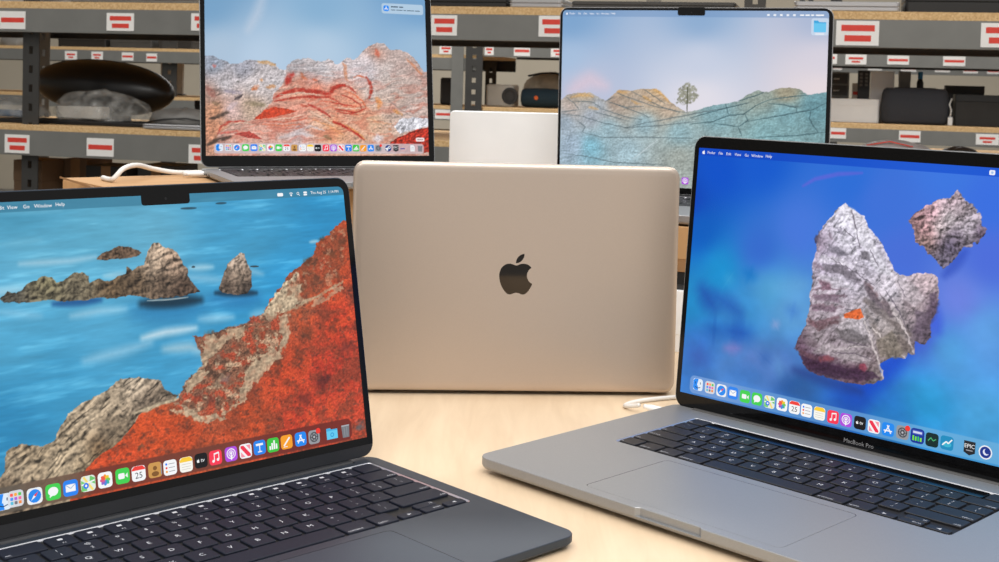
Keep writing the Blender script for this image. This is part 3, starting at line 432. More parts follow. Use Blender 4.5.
[-52.8,124.5],[-40.1,124.1],[-35.7,4.7],[-150,5]],[[-136.6,130.7,142,150,165],[-98.3,125.6,165,165,176],[-121.7,104.8,192,186,190],[-83,105.7,208,198,198],[-137.1,89.1,170,138,126],[-59.3,114.1,195,188,190],[-134.2,72.2,195,140,
108],[-91.2,76,190,165,145],[-137.5,50.8,200,140,110],[-114.4,72.5,205,175,170]],0.5,1.2,"pale",1],["s",[[-79.5,132.7],[-68.5,132.7],[-59.1,129.1]],4.4,[205,162,112],2.64,0.9,1.2],["s",[[-135.1,127.6],[-134.9,125.8]],4.93,[200,
120,115],2.96,0.8,1.2],["s",[[-87,98.6],[-81.5,102.6]],5.63,[200,110,62],3.38,0.9,1.2],["s",[[-76.7,111.3],[-75.9,109]],3.77,[205,145,95],2.26,0.8,1.2],["s",[[-68.9,101.3],[-59.5,103.1]],5.04,[205,150,105],3.02,0.8,1.2],["s",
[[-143,99.7],[-135.6,89.1]],8.57,[150,90,80],5.14,0.6,1.2],["s",[[-109.6,85],[-100.3,91.3]],3.72,[52,46,52],2.23,0.9,1.2],["s",[[-121.8,95.6],[-101.8,94.4]],4.94,[150,140,160],2.96,0.6,1.2],["s",[[-95.8,80.6],[-72.4,79.4]],6.22,
[130,118,90],3.73,0.6,1.2],["s",[[-137.2,81.4],[-128.1,78.5]],4.9,[120,100,75],2.94,0.6,1.2],["s",[[-107.8,107.5],[-104.7,107.5]],1.86,[100,100,95],1.12,0.8,1.2],["p",[[-134.9,4.5],[-131.4,44.3],[-109.9,53.8],[-86.7,60.2],[-78.6,
69.7],[-62.6,82.4],[-61.2,93.5],[-46.3,109.6],[-44.8,124.6],[-42.8,130.2],[-33.1,137.7],[-16.9,139.8],[-5.5,136.1],[2.6,136.4],[10.9,140.2],[15.8,137.6],[19.8,132.9],[25.7,134.6],[32.4,140.5],[39.1,142.3],[44.1,139.2],[50.9,
144.3],[57.8,152.7],[66.4,158.7],[74.9,162.3],[85.2,162.6],[90.1,157.1],[95.2,154.3],[107.3,154.4],[117.6,151.4],[127.8,143.5],[134.5,134.6],[138.7,127.2],[151.8,125.1],[148.4,3.7]],[[-13.9,124.7,190,185,188],[10.5,118.9,206,199,
199],[48.8,128,210,202,206],[89.4,125.9,200,188,184],[63.9,123.6,206,198,202],[-34.8,127.3,172,168,172],[68.3,97.7,205,190,182],[-29.9,133.8,175,172,176],[2.5,128.3,196,192,196],[27.2,129,208,198,200],[60.7,133.2,212,202,205],
[76.4,151.7,198,150,132],[80,160,180,172,172],[103.5,142.7,192,172,166],[129.1,127,186,160,152],[119.7,102,186,168,160],[94.1,109.6,196,178,170],[-28.7,110,204,150,130],[-6.2,99.3,212,128,104],[18.4,99.9,216,140,116],[34.6,87.3,
222,150,122],[1.6,80.3,226,168,146],[-30.6,94.1,222,165,140],[18,83.8,220,150,122],[42.7,74.6,222,150,116],[34.1,63.2,225,178,154],[67.5,62,220,180,150],[102.1,85.3,196,172,160],[84.8,78.5,205,180,165],[-30.9,73.5,222,155,135],
[-39.2,57.6,210,150,130],[-31.4,45.1,208,190,190],[-5.3,61.2,222,180,155],[17.4,51.8,222,165,125],[119.1,75.7,200,178,170]],0.5,1.2,"strata2",1],["s",[[-44.5,106],[-40.7,115.3],[-35.7,118.4]],7.63,[172,46,38],4.58,0.9,0.9],["s",
[[-25.7,120.2],[-22.1,114.2],[-18.1,112.5]],4.49,[190,100,64],2.69,0.8,0.9],["s",[[-10.3,113],[-4.1,111]],3.22,[190,90,60],1.93,0.7,0.9],["s",[[-60.7,88.4],[-47.7,94.7],[-32.3,99.3],[-19.9,98.4],[-7.5,97.4],[11.3,94.7],[16.5,
101.6],[30.6,106.8]],5.3,[174,48,36],3.18,0.9,0.9],["s",[[-60.1,84.2],[-38.6,88.2],[-20.1,90.4],[11.2,90.4],[23.8,84.5]],3.28,[174,48,36],1.97,0.85,0.9],["s",[[-53.9,92.2],[-26.2,95.2],[-1.3,93.2]],1.65,[228,196,174],0.99,0.8,
0.9],["s",[[13.1,102.7],[24.2,106.7],[36.9,104.5],[46.4,96.6]],2.86,[174,48,36],1.72,0.8,0.9],["s",[[30.4,99.4],[43.1,94.7],[55.8,85],[58.8,78.2]],2.35,[212,112,78],1.41,0.9,0.9],["s",[[27.1,93.8],[39.8,89.4],[51.8,81.2],[54.2,
73.8]],2.09,[174,48,36],1.25,0.8,0.9],["s",[[17.2,75.1],[33.1,72.9],[45.8,70.9],[58.8,77.3]],1.82,[174,48,36],1.09,0.85,0.9],["s",[[17.3,78.2],[36.3,76],[52.4,76.9]],1.56,[228,196,174],0.94,0.8,0.9],["s",[[20.3,72.1],[36.2,69.2],
[49,68.8]],1.56,[174,48,36],0.94,0.8,0.9],["s",[[11.1,84.2],[30,80.9],[46,79.3]],1.82,[174,48,36],1.09,0.7,0.9],["s",[[-1.4,85.3],[17.4,84.4]],2.07,[200,84,60],1.24,0.7,0.9],["s",[[60.3,116.9],[65.4,109.5],[67.1,100.8],[63.6,
90.1]],4.5,[172,56,42],2.7,0.95,0.9],["s",[[43.6,117.1],[51.7,119.2],[59.7,116.2]],2.37,[212,112,78],1.42,0.9,0.9],["s",[[73.7,90],[77.8,83.8],[75.7,78.5]],6.64,[222,142,80],3.98,0.85,0.9],["s",[[29.9,134.1],[32.4,131.1],[32.8,
120.2],[34.5,113.1]],4.46,[204,136,100],2.68,0.8,0.9],["s",[[75.1,152.7],[77.3,145.6]],6.68,[206,104,80],4.01,0.8,0.9],["s",[[116.1,143],[129.1,130.7],[136.3,123.2]],3.52,[210,134,96],2.11,0.75,0.9],["s",[[-17.1,80.7],[-7.8,77.2],
[4.5,70.3],[12.3,64.6]],3.08,[178,62,52],1.85,0.95,0.9],["s",[[15.7,59.1],[29.5,53.7],[42.1,47.1],[55.3,36.7]],4.15,[174,48,36],2.49,0.95,0.9],["s",[[29.5,56.2],[48.4,44.7],[57.9,37]],1.82,[224,150,90],1.09,0.9,0.9],["s",[[-26.4,
79.9],[-17.2,78.3]],2.56,[190,80,60],1.53,0.8,0.9],["s",[[-130.8,43.3],[-126.3,52.2],[-117.4,57.1],[-96.6,58.5]],3.18,[186,72,58],1.91,0.9,0.9],["s",[[-117.4,55.3],[-102.6,57.2],[-87.7,55]],1.48,[228,196,174],0.89,0.8,0.9],["s",
[[-72.6,58.8],[-48.3,57.8],[-23.7,61.7],[-17.4,65.5]],2.01,[206,108,84],1.2,0.9,0.9],["s",[[-75.7,55.1],[-51.5,53.6],[-26.9,55.6]],1.75,[208,120,92],1.05,0.9,0.9],["s",[[-63.5,61.3],[-39.1,63.4],[-23.6,67.8]],1.51,[228,196,174],
0.91,0.8,0.9],["s",[[-69.7,51.3],[-45.4,49.4],[-17.6,51.8]],1.5,[200,120,100],0.9,0.8,0.9],["s",[[-81.6,61.1],[-63.5,63.7]],1.5,[228,196,174],0.9,0.7,0.9],["s",[[-14.2,71.6],[4.4,62.1],[16.8,53.6]],2.05,[228,196,174],1.23,0.8,
0.9],["s",[[-11.2,61.9],[10.5,53],[29.2,41.4]],2.05,[222,150,100],1.23,0.7,0.9],["s",[[-33.2,47.1],[-14.5,53.3],[4.1,47.4]],2.54,[206,196,198],1.53,0.7,0.9],["s",[[-54.8,37.9],[-33.2,44.1],[-11.6,41.2]],5.04,[204,196,198],3.02,
0.7,0.9],["s",[[61.8,64.9],[74.6,58.8],[94.1,56.9]],2.11,[214,150,110],1.27,0.6,0.9],["s",[[96.2,74.7],[107.6,69.6]],4.81,[206,142,84],2.89,0.85,0.9],["s",[[4,41.3],[11.8,36.7]],5.15,[122,100,72],3.09,0.7,0.9],["s",[[89.1,51.2],
[92.3,49.4]],3.99,[186,124,92],2.4,0.7,0.9],["s",[[70.8,37.1],[78,38]],11.88,[214,206,210],7.13,0.9,0.9],["s",[[90.5,41.8],[100.2,38.2]],5.32,[190,130,110],3.19,0.7,0.9],["s",[[49.7,100.4],[59.4,103.8]],1.84,[150,140,140],1.11,
0.7,0.9],["s",[[81.9,94.9],[104.5,76.4],[117.5,70.3]],1.2,[140,120,115],0.72,0.7,0.9],["s",[[69.5,119.6],[89.2,126.4],[112.3,125.5]],1.2,[165,145,140],0.72,0.7,0.9],["s",[[75.8,110.4],[95.3,104.5],[121.9,108.3]],1.2,[165,145,140],
0.72,0.6,0.9],["s",[[88.3,85.6],[104.6,82.7],[127.6,73.6]],1.2,[165,145,140],0.72,0.6,0.9],["s",[[-31.8,129.2],[-16.3,126.6],[18.3,126]],1.28,[160,155,160],0.77,0.6,0.9],["s",[[-7,120.7],[11.8,118.1],[27.7,120.1]],1.29,[165,160,
165],0.78,0.6,0.9],["p",[[104.4,41.2],[127,49.6],[148.1,54.7],[148,20.1],[86.8,20.1],[90.5,33]],[[0,0,182,54,38]],0.6,1.5,"rock",1],["p",[[96.2,54.2],[105,64.1],[127.5,66],[149.2,65.4],[149,55.5],[125.3,50.4],[104.5,44.5]],[[0,0,
206,205,212]],0.5,1.5,"rock2",1],["p",[[-86.7,61.1],[-72.5,72.9],[-59.9,77],[-44.1,74.9],[-31.3,72],[-53.7,65.4],[-72.7,62]],[[0,0,200,72,46]],0.6,0.8,"pale",1],["p",[[-111.7,43.1],[-91.6,46.3],[-83.9,41.7],[-75.4,35.9],[-94.8,
37.8]],[[0,0,184,76,66]],0.6,0.8,"pale",1],["s",[[-140.4,61.2],[-129.8,64.4],[-118.3,69.2]],4.89,[62,52,46],2.93,0.85,1.2],["s",[[-143.8,29.1],[-130.1,35.3],[-115.5,39.2]],5.47,[62,52,46],3.28,0.85,1.2],["s",[[-117.4,73.8],
[-108.1,81.7]],6.17,[205,185,190],3.7,0.7,1.2],["s",[[-128.5,43],[-107,46.2]],2.45,[196,90,80],1.47,0.7,1.2],["d",-135.8,136.9,18.4,31.4,4,[[0,20,204,190,196]],0.85]],"BR":[["f",[[-163.5,225.1,122,162,204],[11.5,226.2,138,170,
207],[161.3,227.2,168,182,210],[-162.3,172.2,165,190,220],[12.9,175.4,198,206,225],[162.9,178.1,214,208,220],[-147.6,139.4,192,194,215],[14.3,124.4,225,221,230],[164.1,141.2,230,217,220]]],["s",[[-158.6,132.5],[-133.8,146.4],
[-113,139]],19.11,[218,196,210],21.02,0.7,0],["p",[[-177.3,119.5],[-172.3,119.6],[-164.9,125.8],[-150,129],[-132.6,129.5],[-122.7,124.6],[-111.5,119.1],[-103.1,126.4],[-93.6,134.8],[-83.9,133.9],[-74.3,134.2],[-62.4,136.8],[-50.4,
136.4],[-43.3,137.3],[-33.7,129.5],[-24,120.6],[-12.1,113],[-2.6,108],[6.6,110.2],[14.6,112.7],[31.3,117.8],[47.2,121],[63.4,124],[74.4,132.2],[87.6,139],[95.5,136.6],[101,136.7],[109.8,141.4],[127.3,143.4],[140.4,141.1],[149.3,
134.7],[157.9,136.1],[179.2,140],[184.8,-31.1],[-183.5,-56.5]],[[-142.4,125.3,192,164,126],[-154.7,120.2,172,162,150],[-42.8,134.3,212,174,122],[-41.9,127,188,168,148],[-142.2,114.7,166,168,172],[-88.5,123.3,176,160,144],[-119.9,
113,165,172,180],[-88.7,132.1,192,164,132],[-71.5,119.2,178,164,150],[-54.9,126.6,188,166,144],[-159.5,111.7,186,170,162],[-131.9,98.5,168,178,190],[-98.1,118.4,170,150,135],[-26.2,113.7,190,170,150],[-58.8,91.8,152,182,192],
[-131,58.5,128,180,198],[-155.9,59.8,162,182,200],[-166.5,87.8,160,176,190],[-82,56,160,186,196],[-11.3,82.1,146,178,186],[-10.3,47.7,160,168,162],[34.4,106.6,132,168,176],[90,134.2,146,158,150],[123,138.4,158,150,128],[123.9,
109.6,124,164,172],[156.2,121.8,106,148,158],[102.6,86.6,134,174,180],[-107,83,150,178,188]],0.4,0.8,"rock3",1],["s",[[-171.8,99.5],[-144.3,98.1],[-116.9,90.8],[-82.7,85.1],[-35,89.9],[15.1,97.3]],1.37,[84,98,104],0.82,0.65,0.5],
["s",[[-143.8,76.8],[-114,71],[-53.6,73.9],[5.3,74.7]],1.36,[84,98,104],0.82,0.65,0.5],["s",[[-165.6,47.4],[-130.6,44.3],[-98.6,38.8],[-33.7,39.2]],1.37,[84,98,104],0.82,0.65,0.5],["s",[[-107.8,118.1],[-83.4,111.8],[-59.4,113.8]],
1.34,[84,98,104],0.81,0.65,0.5],["s",[[-83.7,125.8],[-45.1,114.2],[-2.6,107.1]],1.33,[84,98,104],0.8,0.65,0.5],["s",[[-76.7,132.9],[-35.6,113.4],[-11.9,107.3]],1.33,[84,98,104],0.8,0.65,0.5],["s",[[-60,135.7],[-31,118.1]],1.32,
[84,98,104],0.79,0.65,0.5],["s",[[-100.4,116],[-59.1,103.4],[-51.9,99]],1.34,[84,98,104],0.8,0.65,0.5],["s",[[-119.8,109.5],[-83,99],[-61.3,96.3]],1.35,[84,98,104],0.81,0.65,0.5],["s",[[-127.1,104.6],[-78.1,93.4]],1.35,[84,98,
104],0.81,0.65,0.5],["s",[[-82.7,85.1],[-58.8,91.8],[14.8,108.2],[47.8,114.9],[76.9,122.6]],1.33,[84,98,104],0.8,0.65,0.5],["s",[[-167.3,123.4],[-154.6,114.3],[-148.2,106.2]],1.37,[84,98,104],0.82,0.65,0.5],["s",[[-154.7,117.8],
[-129.9,117.4],[-117.4,109.6]],1.36,[84,98,104],0.82,0.65,0.5],["s",[[-149.1,90.8],[-139,84.1],[-143.8,76.8]],1.36,[84,98,104],0.82,0.65,0.5],["s",[[-171.9,103.1],[-149.4,106.2]],1.37,[84,98,104],0.82,0.65,0.5],["s",[[-111.5,
118.4],[-100.7,125.3]],1.34,[84,98,104],0.81,0.65,0.5],["s",[[-95.9,130.1],[-78.8,123.6]],1.34,[84,98,104],0.8,0.65,0.5],["s",[[-72,44.8],[-39.3,71.7]],1.07,[205,215,220],0.53,0.7,0],["s",[[-46.9,135.6],[-40.9,133.9],[-33.1,
127.2],[-25.2,119.5]],3.42,[222,168,96],2.73,0.55,0.8],["s",[[-60.9,126.4],[-50,121]],3.43,[222,168,96],2.75,0.55,0.8],["s",[[-96,131.9],[-83.8,130.9]],3.47,[222,168,96],2.78,0.55,0.8],["s",[[-159.8,122.4],[-144.9,126.4],[-128.8,
124.5]],3.55,[222,168,96],2.84,0.55,0.8],["s",[[-76.3,120.2],[-64.2,115.9]],3.45,[222,168,96],2.76,0.55,0.8],["s",[[-134.6,110.2],[-122.3,108.2]],3.52,[222,168,96],2.82,0.55,0.8],["s",[[1.9,100.9],[47.5,114.9],[76.7,122.6]],1.42,
[58,86,94],0.85,0.7,0.5],["s",[[2.1,92.9],[32,97.4],[52.3,106.1],[70.4,107.8],[85.7,119.5],[101.1,126.7]],1.42,[58,86,94],0.85,0.7,0.5],["s",[[72.6,107.9],[76.2,100.2],[64.1,91.8]],1.39,[58,86,94],0.83,0.7,0.5],["s",[[76.2,99],
[106.1,105.7],[136.7,112.3],[156.1,116.3],[172,125.5]],1.39,[58,86,94],0.83,0.7,0.5],["s",[[154,115.1],[152.1,106.2],[156.7,97.6],[163.5,89]],1.35,[58,86,94],0.81,0.7,0.5],["s",[[86.9,79.3],[137.6,83.6],[172.1,89.4]],1.38,[58,86,
94],0.83,0.7,0.5],["s",[[64.1,91.8],[68.9,80.8]],1.39,[58,86,94],0.84,0.7,0.5],["s",[[101.2,122.2],[118.9,121.7],[136.5,117.8],[136.7,112.3]],1.37,[58,86,94],0.82,0.7,0.5],["s",[[101.1,126.7],[114.2,129.3],[149,134.7]],1.37,[58,
86,94],0.82,0.7,0.5],["s",[[32.1,95.2],[64.1,91.8]],1.41,[58,86,94],0.85,0.7,0.5],["s",[[63.1,124.4],[85.3,131.8],[95.2,136.6]],1.39,[58,86,94],0.83,0.7,0.5],["s",[[47.4,120.6],[51.2,107.1]],1.4,[58,86,94],0.84,0.7,0.5],["p",
[[-2.5,146.4],[8.1,138.7],[11.9,128.6],[5.2,120.4],[-1.7,117.9],[-11.1,118.7],[-18.9,121.2],[-13.7,127.8],[-12.7,137]],[[0,0,128,128,108]],1.2,3,"leaf",0.8],["s",[[-2.2,108.1],[-2.4,140.7]],1.68,[84,86,66],0.51,0.9,0],["p",[[-175,
229.8],[175,229.8],[175,240],[-175,240]],[[0,0,110,145,190]],0.2,0,"",0.5]]},"icons":{"L1":[[-126.3,23.1,"finder"],[-118.6,23.6,"grid"],[-106.9,22.8,"safari"],[-95.2,22.9,"messages"],[-83.9,23.1,"mail"],[-72.3,23.6,"maps"],[-60.9,
23.6,"photos"],[-48.9,23.8,"facetime"],[-37.7,23.3,"calendar"],[-26,23.3,"contacts"],[-15.1,22.9,"reminders"],[-3.3,22.7,"notes"],[8,23.2,"tv"],[19.1,23.2,"music"],[31.3,23.4,"podcasts"],[42.8,23.4,"news"],[54.2,23.8,"keynote"],
[65.3,23.6,"numbers"],[76.6,23.7,"pages"],[88.6,23.7,"appstore"],[100.2,23.2,"gearred"],[116.1,23,"folder"],[128.3,22.8,"trash"]],"R1":[[-155.5,21.4,"finder"],[-142.8,21.2,"grid"],[-130.8,20.9,"safari"],[-119.1,21,"mail"],[-106.9,
20.4,"facetime"],[-95.1,20.6,"messages"],[-82.9,20.5,"maps"],[-70.9,20.8,"photos"],[-59.1,20.7,"calendar"],[-47.9,20.5,"reminders"],[-36,20.5,"notes"],[-23.8,20.2,"music"],[-12.3,20.2,"podcasts"],[-0.2,20.4,"tv"],[11.8,20.2,
"news"],[23.6,20.4,"appstore"],[35.6,20.6,"gearred"],[47.7,20.6,"bluebar"],[59.4,20.1,"darkgreen"],[71.1,20.4,"chart"],[88.4,20.5,"epic"],[100.4,20,"moon"]],"BL":[[-129.4,25.8,"finder"],[-118.4,25.8,"grid"],[-107.9,25.7,"safari"],
[-97.2,25.8,"messages"],[-86.7,25.8,"mail"],[-76.3,25.8,"maps"],[-66,25.7,"photos"],[-55.6,25.8,"facetime"],[-45.7,25.8,"calendar"],[-35.6,25.7,"contacts"],[-25.2,25.7,"reminders"],[-15.3,25.7,"notes"],[-5.6,25.6,"tv"],[5,25.7,
"music"],[14.9,25.7,"podcasts"],[24.8,25.6,"news"],[34.7,25.6,"keynote"],[44.5,25.6,"numbers"],[54.3,25.5,"pages"],[64.4,25.6,"appstore"],[74.5,25.6,"gearred"],[88,25.5,"steam"],[98.4,25.5,"epic"],[107.4,25.4,"minus"],[121.2,25.5,
"paper"],[131.6,25.4,"trash"]],"BR":[[-2.4,19.6,"podcasts"]]},"NL":[[-4,72,393,439],[307,384,393,438],[543,621,397,440],[1170,1234,396,444],[1432,1501,397,446],[2103,2194,390,444],[2404,2487,391,443]],"NLo":[[15,88,71,119],[255,
332,72,118],[542,616,65,112]],"FL":[[-2145,-2080,338,378],[-2002,-1941,339,378],[-1840,-1779,340,377],[-1711,-1656,338,375],[-280,-220,401,442],[-75,-35,400,441],[55,126,399,442],[217,287,398,440],[1333,1391,393,433],[1423,1504,
393,433],[1583,1665,396,431],[1792,1874,395,432]],"FLo":[[-293,-220,119,159],[1374,1436,96,138],[1638,1719,92,136],[1924,2008,92,134]],"B":[[1328,1379,406,433],[1526,1604,408,436],[1710,1793,405,435],[1897,1979,406,434],[2050,
2130,403,434],[2179,2243,403,431]]}
''')
# ------------------------------------------------------------------ dock icons
class Art(MB):
    def __init__(s): super().__init__(); s.z = .08
    def up(s): s.z += .012
    def shape(s, pts, col): s.up(); s.fill([[(x, y, s.z) for x, y in pts]], 0, col=lin(col))
    def bar(s, x0, y0, x1, y1, w, col):
        dx, dy = x1-x0, y1-y0; L = sqrt(dx*dx+dy*dy) or 1; nx, ny = -dy/L*w/2, dx/L*w/2
        s.shape([(x0+nx, y0+ny), (x0-nx, y0-ny), (x1-nx, y1-ny), (x1+nx, y1+ny)], col)
    def txt(s, t, x, y, size, col, align='c'): s.up(); text(s, t, x, y, s.z, size, 0, lin(col), align)
W_ = (245, 246, 248)
def icon(a, kind, cx, cy, s):
    h = s/2; R = lambda col, f=1.: a.shape(rrect(s*f, s*f, s*.23*f, 4, cx, cy), col)
    p = lambda x, y: (cx+x*h, cy+y*h)
    dot = lambda x, y, r, col, ry=None: a.shape(circ(*p(x, y), r*h, 14, (ry or r)*h), col)
    bar = lambda x0, y0, x1, y1, w, col: a.bar(*p(x0, y0), *p(x1, y1), w*h, col)
    rect = lambda x0, y0, x1, y1, col: a.shape([p(x0, y0), p(x1, y0), p(x1, y1), p(x0, y1)], col)
    z0 = a.z
    if kind == 'finder':
        R((224, 236, 248)); a.shape([p(x, y) for x, y in ((-.97, -.6), (-.6, -.97), (.12, -.97), (.0, -.2), (-.18, -.1), (.1, .97), (-.6, .97), (-.97, .6))], (34, 140, 242))
        bar(-.5, .45, -.5, .1, .14, (20, 50, 100)); bar(.5, .45, .5, .1, .14, (20, 50, 100)); bar(-.55, -.4, 0, -.58, .12, (20, 50, 100)); bar(0, -.58, .55, -.4, .12, (20, 50, 100))
    elif kind == 'grid':
        R((214, 216, 222)); cs = [(250, 90, 80), (250, 170, 60), (90, 200, 90), (80, 150, 240), (180, 100, 220), (240, 110, 160), (90, 190, 220), (120, 120, 130), (240, 140, 70)]
        for i in range(9): a.shape(rrect(.38*h, .38*h, .09*h, 2, *p(-.52+.52*(i % 3), .5-.5*(i//3))), cs[i])
    elif kind == 'safari':
        R((238, 240, 242)); dot(0, 0, .84, (38, 138, 238)); a.shape([p(.5, .5), p(-.12, .1), p(.12, -.1)], (235, 60, 50)); a.shape([p(-.5, -.5), p(-.12, .1), p(.12, -.1)], W_)
    elif kind == 'messages':
        R((66, 208, 82)); dot(0, .06, .68, W_, .56); a.shape([p(-.45, -.3), p(-.5, -.68), p(-.1, -.42)], W_)
    elif kind == 'mail':
        R((40, 132, 240)); rect(-.66, -.46, .66, .46, W_); bar(-.66, .44, 0, -.06, .09, (120, 160, 210)); bar(.66, .44, 0, -.06, .09, (120, 160, 210))
    elif kind == 'maps':
        R((226, 236, 226)); a.shape([p(-.95, -.9), p(-.2, -.9), p(-.2, .0), p(-.95, .5)], (120, 205, 120)); a.shape([p(.3, .95), p(.95, .6), p(.95, -.2), p(.2, .2)], (110, 200, 110)); bar(-.6, .9, .6, -.9, .3, (248, 220, 120)); bar(-.9, -.1, .9, .3, .18, W_); dot(-.3, -.25, .38, (40, 120, 235)); dot(-.3, -.25, .16, W_)
    elif kind == 'photos':
        R(W_)
        for i, c in enumerate([(246, 150, 40), (240, 200, 50), (130, 200, 80), (60, 180, 160), (70, 140, 220), (140, 100, 200), (220, 90, 140), (240, 90, 70)]):
            q = pi/2-i*pi/4; a.shape(circ(*p(.38*cos(q), .38*sin(q)), .36*h, 12, .24*h, q), c)
    elif kind == 'facetime':
        R((66, 208, 82)); a.shape(rrect(.9*h, .74*h, .18*h, 3, *p(-.16, 0)), W_); a.shape([p(.36, 0), p(.72, .34), p(.72, -.34)], W_)
    elif kind == 'calendar':
        R(W_); a.shape([p(-.97, .42), p(.97, .42), p(.97, .6), p(.6, .97), p(-.6, .97), p(-.97, .6)], (240, 66, 58)); a.txt('25', cx, cy-.24*h, 1.15*h, (50, 50, 54))
    elif kind == 'contacts':
        R((204, 152, 82)); dot(0, .25, .3, (130, 88, 44)); dot(0, -.5, .55, (130, 88, 44), .34); rect(.86, -.7, .96, .7, (120, 150, 180))
    elif kind == 'reminders':
        R(W_)
        for y, c in ((.5, (40, 120, 240)), (0, (240, 70, 60)), (-.5, (245, 160, 40))): dot(-.55, y, .16, c); bar(-.25, y, .7, y, .09, (150, 150, 155))
    elif kind == 'notes':
        R((248, 246, 238)); a.shape([p(-.97, .35), p(.97, .35), p(.97, .6), p(.6, .97), p(-.6, .97), p(-.97, .6)], (250, 206, 60))
        for y in (.05, -.3, -.62): bar(-.7, y, .7, y, .06, (190, 188, 180))
    elif kind == 'tv': R((22, 22, 24)); apple(a, cx-.46*h, cy+.02*h, a.z+.02, .5*h, 0, lin(W_)); a.txt('tv', cx+.24*h, cy, .78*h, W_)
    elif kind == 'music':
        R((248, 58, 84)); dot(-.36, -.45, .2, W_); dot(.36, -.32, .2, W_); bar(-.2, -.42, -.2, .52, .12, W_); bar(.52, -.3, .52, .64, .12, W_); bar(-.24, .5, .56, .64, .2, W_)
    elif kind == 'podcasts':
        R((176, 78, 222)); dot(0, .05, .74, W_); dot(0, .05, .6, (176, 78, 222)); dot(0, .05, .44, W_); dot(0, .05, .32, (176, 78, 222)); dot(0, .1, .19, W_); dot(0, -.45, .15, W_, .38)
    elif kind == 'news':
        R(W_); a.shape([p(-.8, .8), p(-.3, .8), p(.8, -.5), p(.8, -.8), p(.3, -.8), p(-.8, .5)], (238, 52, 78)); a.shape([p(-.8, -.8), p(-.8, .0), p(-.1, -.8)], (245, 150, 165)); a.shape([p(.8, .8), p(.1, .8), p(.8, 0)], (245, 150, 165))
    elif kind == 'keynote': R((36, 132, 236)); bar(-.6, .42, .6, .42, .3, W_); bar(0, .3, 0, -.55, .14, W_); bar(-.36, -.6, .36, -.6, .14, W_)
    elif kind == 'numbers':
        R((62, 196, 66))
        for i, y in enumerate((-.1, .3, .62, .1)): rect(-.66+.36*i, -.62, -.4+.36*i, y, W_)
    elif kind == 'pages': R((246, 160, 40)); bar(-.5, -.5, .56, .6, .24, W_); bar(-.6, -.66, .1, -.66, .1, W_)
    elif kind == 'appstore': R((34, 138, 240)); bar(-.5, -.56, .16, .62, .17, W_); bar(.5, -.56, -.16, .62, .17, W_); bar(-.68, -.2, .68, -.2, .17, W_)
    elif kind == 'gearred':
        R((150, 152, 158)); dot(0, 0, .76, (84, 86, 92)); dot(0, 0, .56, (150, 152, 158)); dot(0, 0, .4, (84, 86, 92)); dot(0, 0, .16, (190, 190, 196))
        for i in range(6): q = i*pi/3; bar(.2*cos(q), .2*sin(q), .7*cos(q), .7*sin(q), .1, (60, 62, 66))
        dot(.78, .78, .42, (242, 58, 48))
    elif kind == 'folder': a.shape([p(-1, -.8), p(1, -.8), p(1, .62), p(-.1, .62), p(-.3, .84), p(-1, .84)], (70, 176, 226)); a.shape([p(-1, -.8), p(1, -.8), p(1, .42), p(-1, .42)], (98, 202, 240)); dot(0, -.18, .34, (48, 150, 210)); dot(0, -.18, .2, (98, 202, 240))
    elif kind == 'trash': a.shape([p(-.6, -.95), p(.6, -.95), p(.76, .9), p(-.76, .9)], (120, 122, 128)); a.shape([p(-.66, .7), p(.66, .7), p(.74, .9), p(-.74, .9)], (170, 172, 178)); bar(-.2, -.8, -.24, .6, .08, (150, 152, 158)); bar(.2, -.8, .24, .6, .08, (150, 152, 158))
    elif kind == 'bluebar':
        R((28, 52, 150), 1.08); rect(-.8, .2, .8, .8, (70, 90, 190))
        for i, (y, c) in enumerate(((.5, (120, 225, 60)), (.1, (120, 225, 60)), (.3, (60, 200, 90)), (-.1, (140, 230, 60)))): rect(-.75+.4*i, -.75, -.5+.4*i, -.75+.6+y*.3, c)
        bar(-.7, .5, .7, .5, .3, (210, 215, 240))
    elif kind == 'darkgreen': R((20, 44, 42)); bar(-.6, -.2, -.2, .3, .12, (80, 190, 120)); bar(-.2, .3, .2, -.1, .12, (80, 190, 120)); bar(.2, -.1, .6, .2, .12, (80, 190, 120))
    elif kind == 'chart': R((30, 140, 190)); dot(0, -.2, .7, (60, 180, 210), .4); bar(-.7, -.4, -.1, .2, .18, W_); bar(-.1, .2, .2, -.05, .18, W_); bar(.2, -.05, .75, .6, .18, W_)
    elif kind == 'epic': a.shape([p(x, y) for x, y in ((-.85, .97), (.85, .97), (.85, -.65), (0, -1.05), (-.85, -.65))], (38, 38, 42)); a.txt('EPIC', cx, cy+.28*h, .8*h, W_); bar(-.5, -.35, .5, -.35, .12, (170, 170, 175))
    elif kind == 'moon': dot(0, 0, 1, (236, 238, 244)); dot(0, 0, .82, (28, 52, 140)); dot(.08, .05, .46, (230, 235, 250)); dot(.28, .2, .42, (28, 52, 140))
    elif kind == 'steam': dot(0, 0, 1, (24, 60, 130)); dot(.3, .25, .42, W_); dot(.3, .25, .24, (24, 60, 130)); dot(-.35, -.4, .32, W_); bar(-.9, -.1, .2, .1, .3, W_)
    elif kind == 'minus': bar(-.75, -.1, .75, -.1, .3, (60, 70, 150))
    elif kind == 'paper': a.shape([p(-.7, -.95), p(.7, -.95), p(.7, .5), p(.3, .95), p(-.7, .95)], (236, 238, 240)); bar(-.4, .2, .4, .2, .1, (150, 150, 160)); bar(-.4, -.2, .4, -.2, .1, (150, 150, 160))
    a.z = z0

